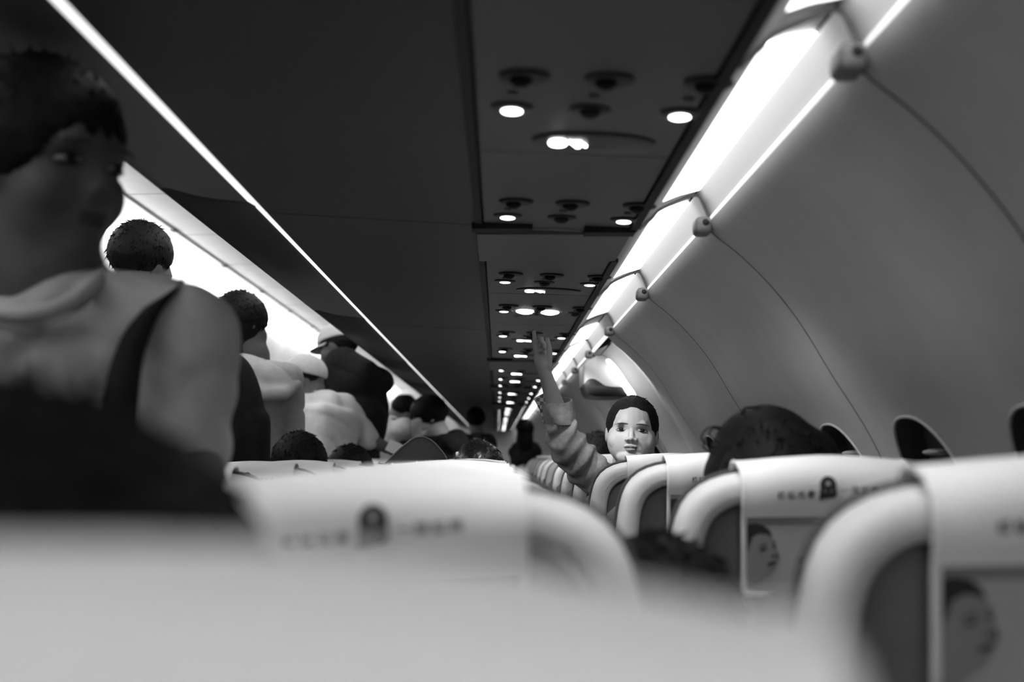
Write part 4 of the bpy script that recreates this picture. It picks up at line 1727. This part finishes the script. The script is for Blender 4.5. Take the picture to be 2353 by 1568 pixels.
y4 = 6.3
c = A(706, 872, y4)
e, R, off = figure('person in a white T-shirt and pale cap bending over in the aisle, arm stretched out', y4, c, .20, yaw=1.75, pitch=-.2, byaw=2.5, neck=A(714, 900, y4 + .02), hips=(-.86, y4 - .05, .86), shw=.20,
                   arms=[(A(692, 935, y4 - .08), A(705, 1020, y4 - .05), A(770, 1060, y4 + .1)), (A(792, 932, y4 + .06), A(848, 1010, y4 + .06), A(902, 1036, y4 + .10), (1, .2, .1), (0, 0, 1), .16, .6)],
                   shirt=M_WHITECLOTH, sleeve=.5, hair='back', vox=.011, face=False, girth=1.3, loose=True, tufts=False)
cap(c, .20, R, e, off, M_CAP, brim=False)
p = A(908, 1030, y4 + .02)
pc = empty('card', tuple(p), 'small white card held out by the person in the pale cap', 'card')
v, f = box((0, 0, 0), (.075, .006, .055), .002)
q = obj('card_sheet', np.array(v) @ rotm(.1, .2, .45).T, f, M_PAPER, pc)

y5 = 7.0
c = A(774, 800, y5)
e, R, off = figure('tall person in a black jacket with a light cap reaching over in the aisle', y5, c, .225, yaw=-1.9, pitch=-.25, roll=-.25, byaw=2.6, neck=A(806, 868, y5), hips=(-.80, y5, .96), shw=.21,
                   arms=[(A(752, 888, y5), A(765, 960, y5 + .1), A(790, 1000, y5 + .15)), (A(862, 880, y5), A(872, 950, y5), A(866, 1015, y5 + .12))],
                   shirt=M_DARKCLOTH, sleeve=.95, hair='back', vox=.012, face=False, girth=1.4, hs=1.0, tufts=False, skin=M_SKINP,
                   extra=[capsule(A(788, 842, y5 - .04), .10, A(815, 872, y5 - .04), .13), capsule(A(806, 868, y5), .09, A(872, 878, y5), .075)])
cap(c, .225, R, e, off, M_CAP, s=1.02)

y6 = 8.6
figure('person in a white shirt stooping in the aisle beside the black jacket', y6, A(932, 950, y6), .20, yaw=2.0, pitch=-.5, byaw=2.2, neck=A(912, 962, y6), hips=(-.95, y6, .92), shw=.17,
       arms=[(A(885, 968, y6), A(890, 1010, y6), A(920, 1030, y6 + .1)), (A(935, 975, y6), A(950, 1000, y6), A(925, 1020, y6 + .1))], shirt=M_WHITECLOTH, sleeve=.45, hair='back', vox=.012, face=False)
y7 = 7.63
c = A(982, 962, y7)
figure('dark-haired person in black bending down, pale face in profile towards the aisle', y7, c, .215, yaw=-1.35, pitch=-.35, byaw=-.9, neck=A(1005, 1000, y7), hips=(A(1020, 1000, y7)[0], y7 + .02, .80), shw=.18,
       arms=[(A(975, 1020, y7), A(965, 1050, y7 - .05), A(958, 1010, y7 - .15), (0, -.2, 1), (0, 1, 0), .15, .7), (A(1050, 1010, y7), A(1070, 1060, y7), A(1040, 1090, y7 - .1))],
       shirt=M_DARKCLOTH, sleeve=.95, hair='fringe', skin=M_SKIN, vox=.010, hs=1.10)
y8 = 11.4
figure('distant figure in black standing by the far seats', y8, A(1094, 968, y8), .20, yaw=3.0, shw=.17, hair='back', vox=.014, face=False, shirt=M_DARKCLOTH, neck=A(1098, 1000, y8),
       arms=[(A(1070, 1012, y8), A(1062, 1060, y8), A(1075, 1090, y8)), (A(1124, 1012, y8), A(1134, 1060, y8), A(1120, 1090, y8))], sleeve=.95, hs=1.05)
y9 = 12.0
figure('distant person with long black hair standing beside the far window seats', y9, A(1207, 992, y9), .19, yaw=3.0, shw=.16, hair='long', vox=.014, face=False, shirt=M_DARKCLOTH,
       arms=[(A(1190, 1030, y9), A(1186, 1070, y9), A(1195, 1095, y9)), (A(1226, 1030, y9), A(1232, 1070, y9), A(1220, 1095, y9))], sleeve=.95,
       hairtail=([(0, .12, .1), (0, .2, -.5), (0, .2, -1.1)], [.36, .40, .34]), hs=1.06)

# ------------------------------------------------------------------ seated passengers
PG2 = 'seated passengers seen by their crowns'


def sitter(label, px, py_top, y, hh, hair='back', hs=1.06, m=M_HAIR, yaw=math.pi, pitch=0.0, roll=0.0, **k):
    top = A(px, py_top, y)
    c = top - np.array((0, 0, .53 * hh * hs))
    nb = c + np.array((0, -.02, -.62 * hh))
    x0 = nb[0]
    hx = min(COLX.values(), key=lambda q: abs(q - x0))          # sits on a seat, leaning where the head shows it
    return figure(label, y, c, hh, yaw=yaw, pitch=pitch, roll=roll, byaw=math.pi, neck=nb, hips=(hx, y + .04, .60), shw=.17, seated=True, shirt=M_DARKCLOTH, sleeve=.95, hair=hair, hairm=m, hs=hs, vox=.012, face=False,
                  arms=[((x0 - .17, y, nb[2] - .06), ((x0 + hx) / 2 - .175, y + .05, nb[2] - .30), (hx - .12, y + .25, .70)), ((x0 + .17, y, nb[2] - .06), ((x0 + hx) / 2 + .175, y + .05, nb[2] - .30), (hx + .12, y + .25, .70))], **k)


sitter('seated passenger with dark hair right behind the emblem seat back', 70, 855, .50, .215, 'back', 1.24)
sitter('seated passenger with dark hair low between the emblem seat and window seat', 1505, 1222, 1.28, .20, 'back', 1.05)
sitter('seated passenger with glossy straight black hair in the middle column', 1098, 1010, 4.25, .20, 'back', 1.06, M_HAIRS)
sitter('seated passenger with black hair below the hooded man', 690, 990, 4.28, .205, 'back', 1.10)
sitter('seated passenger with black hair under the outstretched arm of the white T-shirt', 805, 1020, 5.02, .205, 'back', 1.10)
sitter('seated passenger with black hair beyond the boy', 1372, 992, 4.95, .20, 'back', 1.06)
e, R, off = sitter('seated passenger with loose black curls at the window seat behind the boy', 1765, 952, 1.98, .19, 'long', 1.08)
hw = bpy.data.objects[[o.name for o in e.children if o.name.startswith('hair')][0]]
yw = 1.98
blob('hair_mass', [capsule(A(1752, 1044, yw), .062, A(1800, 1050, yw), .060), capsule(A(1800, 1050, yw), .060, A(1846, 1062, yw), .052), capsule(A(1752, 1044, yw), .060, A(1680, 1092, yw), .040),
                  capsule(A(1760, 1060, yw), .08, A(1770, 1190, yw), .08)], M_HAIR, hw, .008, 4, None, off)
for pts in ([(1720, 975), (1702, 955), (1712, 938), (1740, 936), (1765, 945)], [(1715, 980), (1706, 950), (1722, 941), (1752, 948)],
            [(1640, 1030), (1612, 1010), (1625, 985), (1652, 982), (1668, 1000)], [(1655, 1020), (1630, 1000), (1640, 984), (1662, 992)], [(1650, 1045), (1618, 1030), (1622, 1005)]):
    v, f = tube(catmull([A(px, py, 1.97 + random.uniform(-.02, .02)) for px, py in pts], 6), .0012, 5)
    obj('loose_curl', np.array(v) - off, f, M_HAIR, hw)

# ------------------------------------------------------------------ dark grey felt bag standing above the seat tops
yg = 3.45
cxp = [(885, 1066), (905, 1045), (935, 1018), (955, 1006), (975, 1005), (995, 1015), (1012, 1033), (1024, 1050), (1030, 1068)]
out = [A(px, py, yg) for px, py in catmull(cxp, 4)]
cb = np.array((A(958, 1060, yg)[0], yg, .60))
fb = empty('felt_bag', tuple(cb), 'dark grey felt bag with rounded top poking above white seat backs', 'bag')
bot = [np.array((p[0], p[1], .60)) for p in out[::-1]]
loop = [out[0] * np.array((1, 1, 0)) + np.array((0, 0, .60))] + out + [out[-1] * np.array((1, 1, 0)) + np.array((0, 0, .60))]
n = len(loop)
cen = np.mean(loop, 0)
V, Fq = [], []
for dy, s in ((0.0, .93), (.006, .985), (.02, 1.0), (.07, 1.0), (.085, .97)):
    V += [np.array((cen[0] + (p[0] - cen[0]) * s, p[1] + dy, cen[2] + (p[2] - cen[2]) * s)) - cb for p in loop]
for j in range(4):
    for i in range(n):
        Fq.append((j * n + i, j * n + (i + 1) % n, (j + 1) * n + (i + 1) % n, (j + 1) * n + i))
Fq += [tuple(range(n)), tuple(range(4 * n, 5 * n))[::-1]]
obj('bag_body', V, Fq, M_BAGG, fb)
v, f = tube([np.array(p) - cb for p in out], .0022, 6)
obj('bag_piping', v, f, M_KNOB, fb)
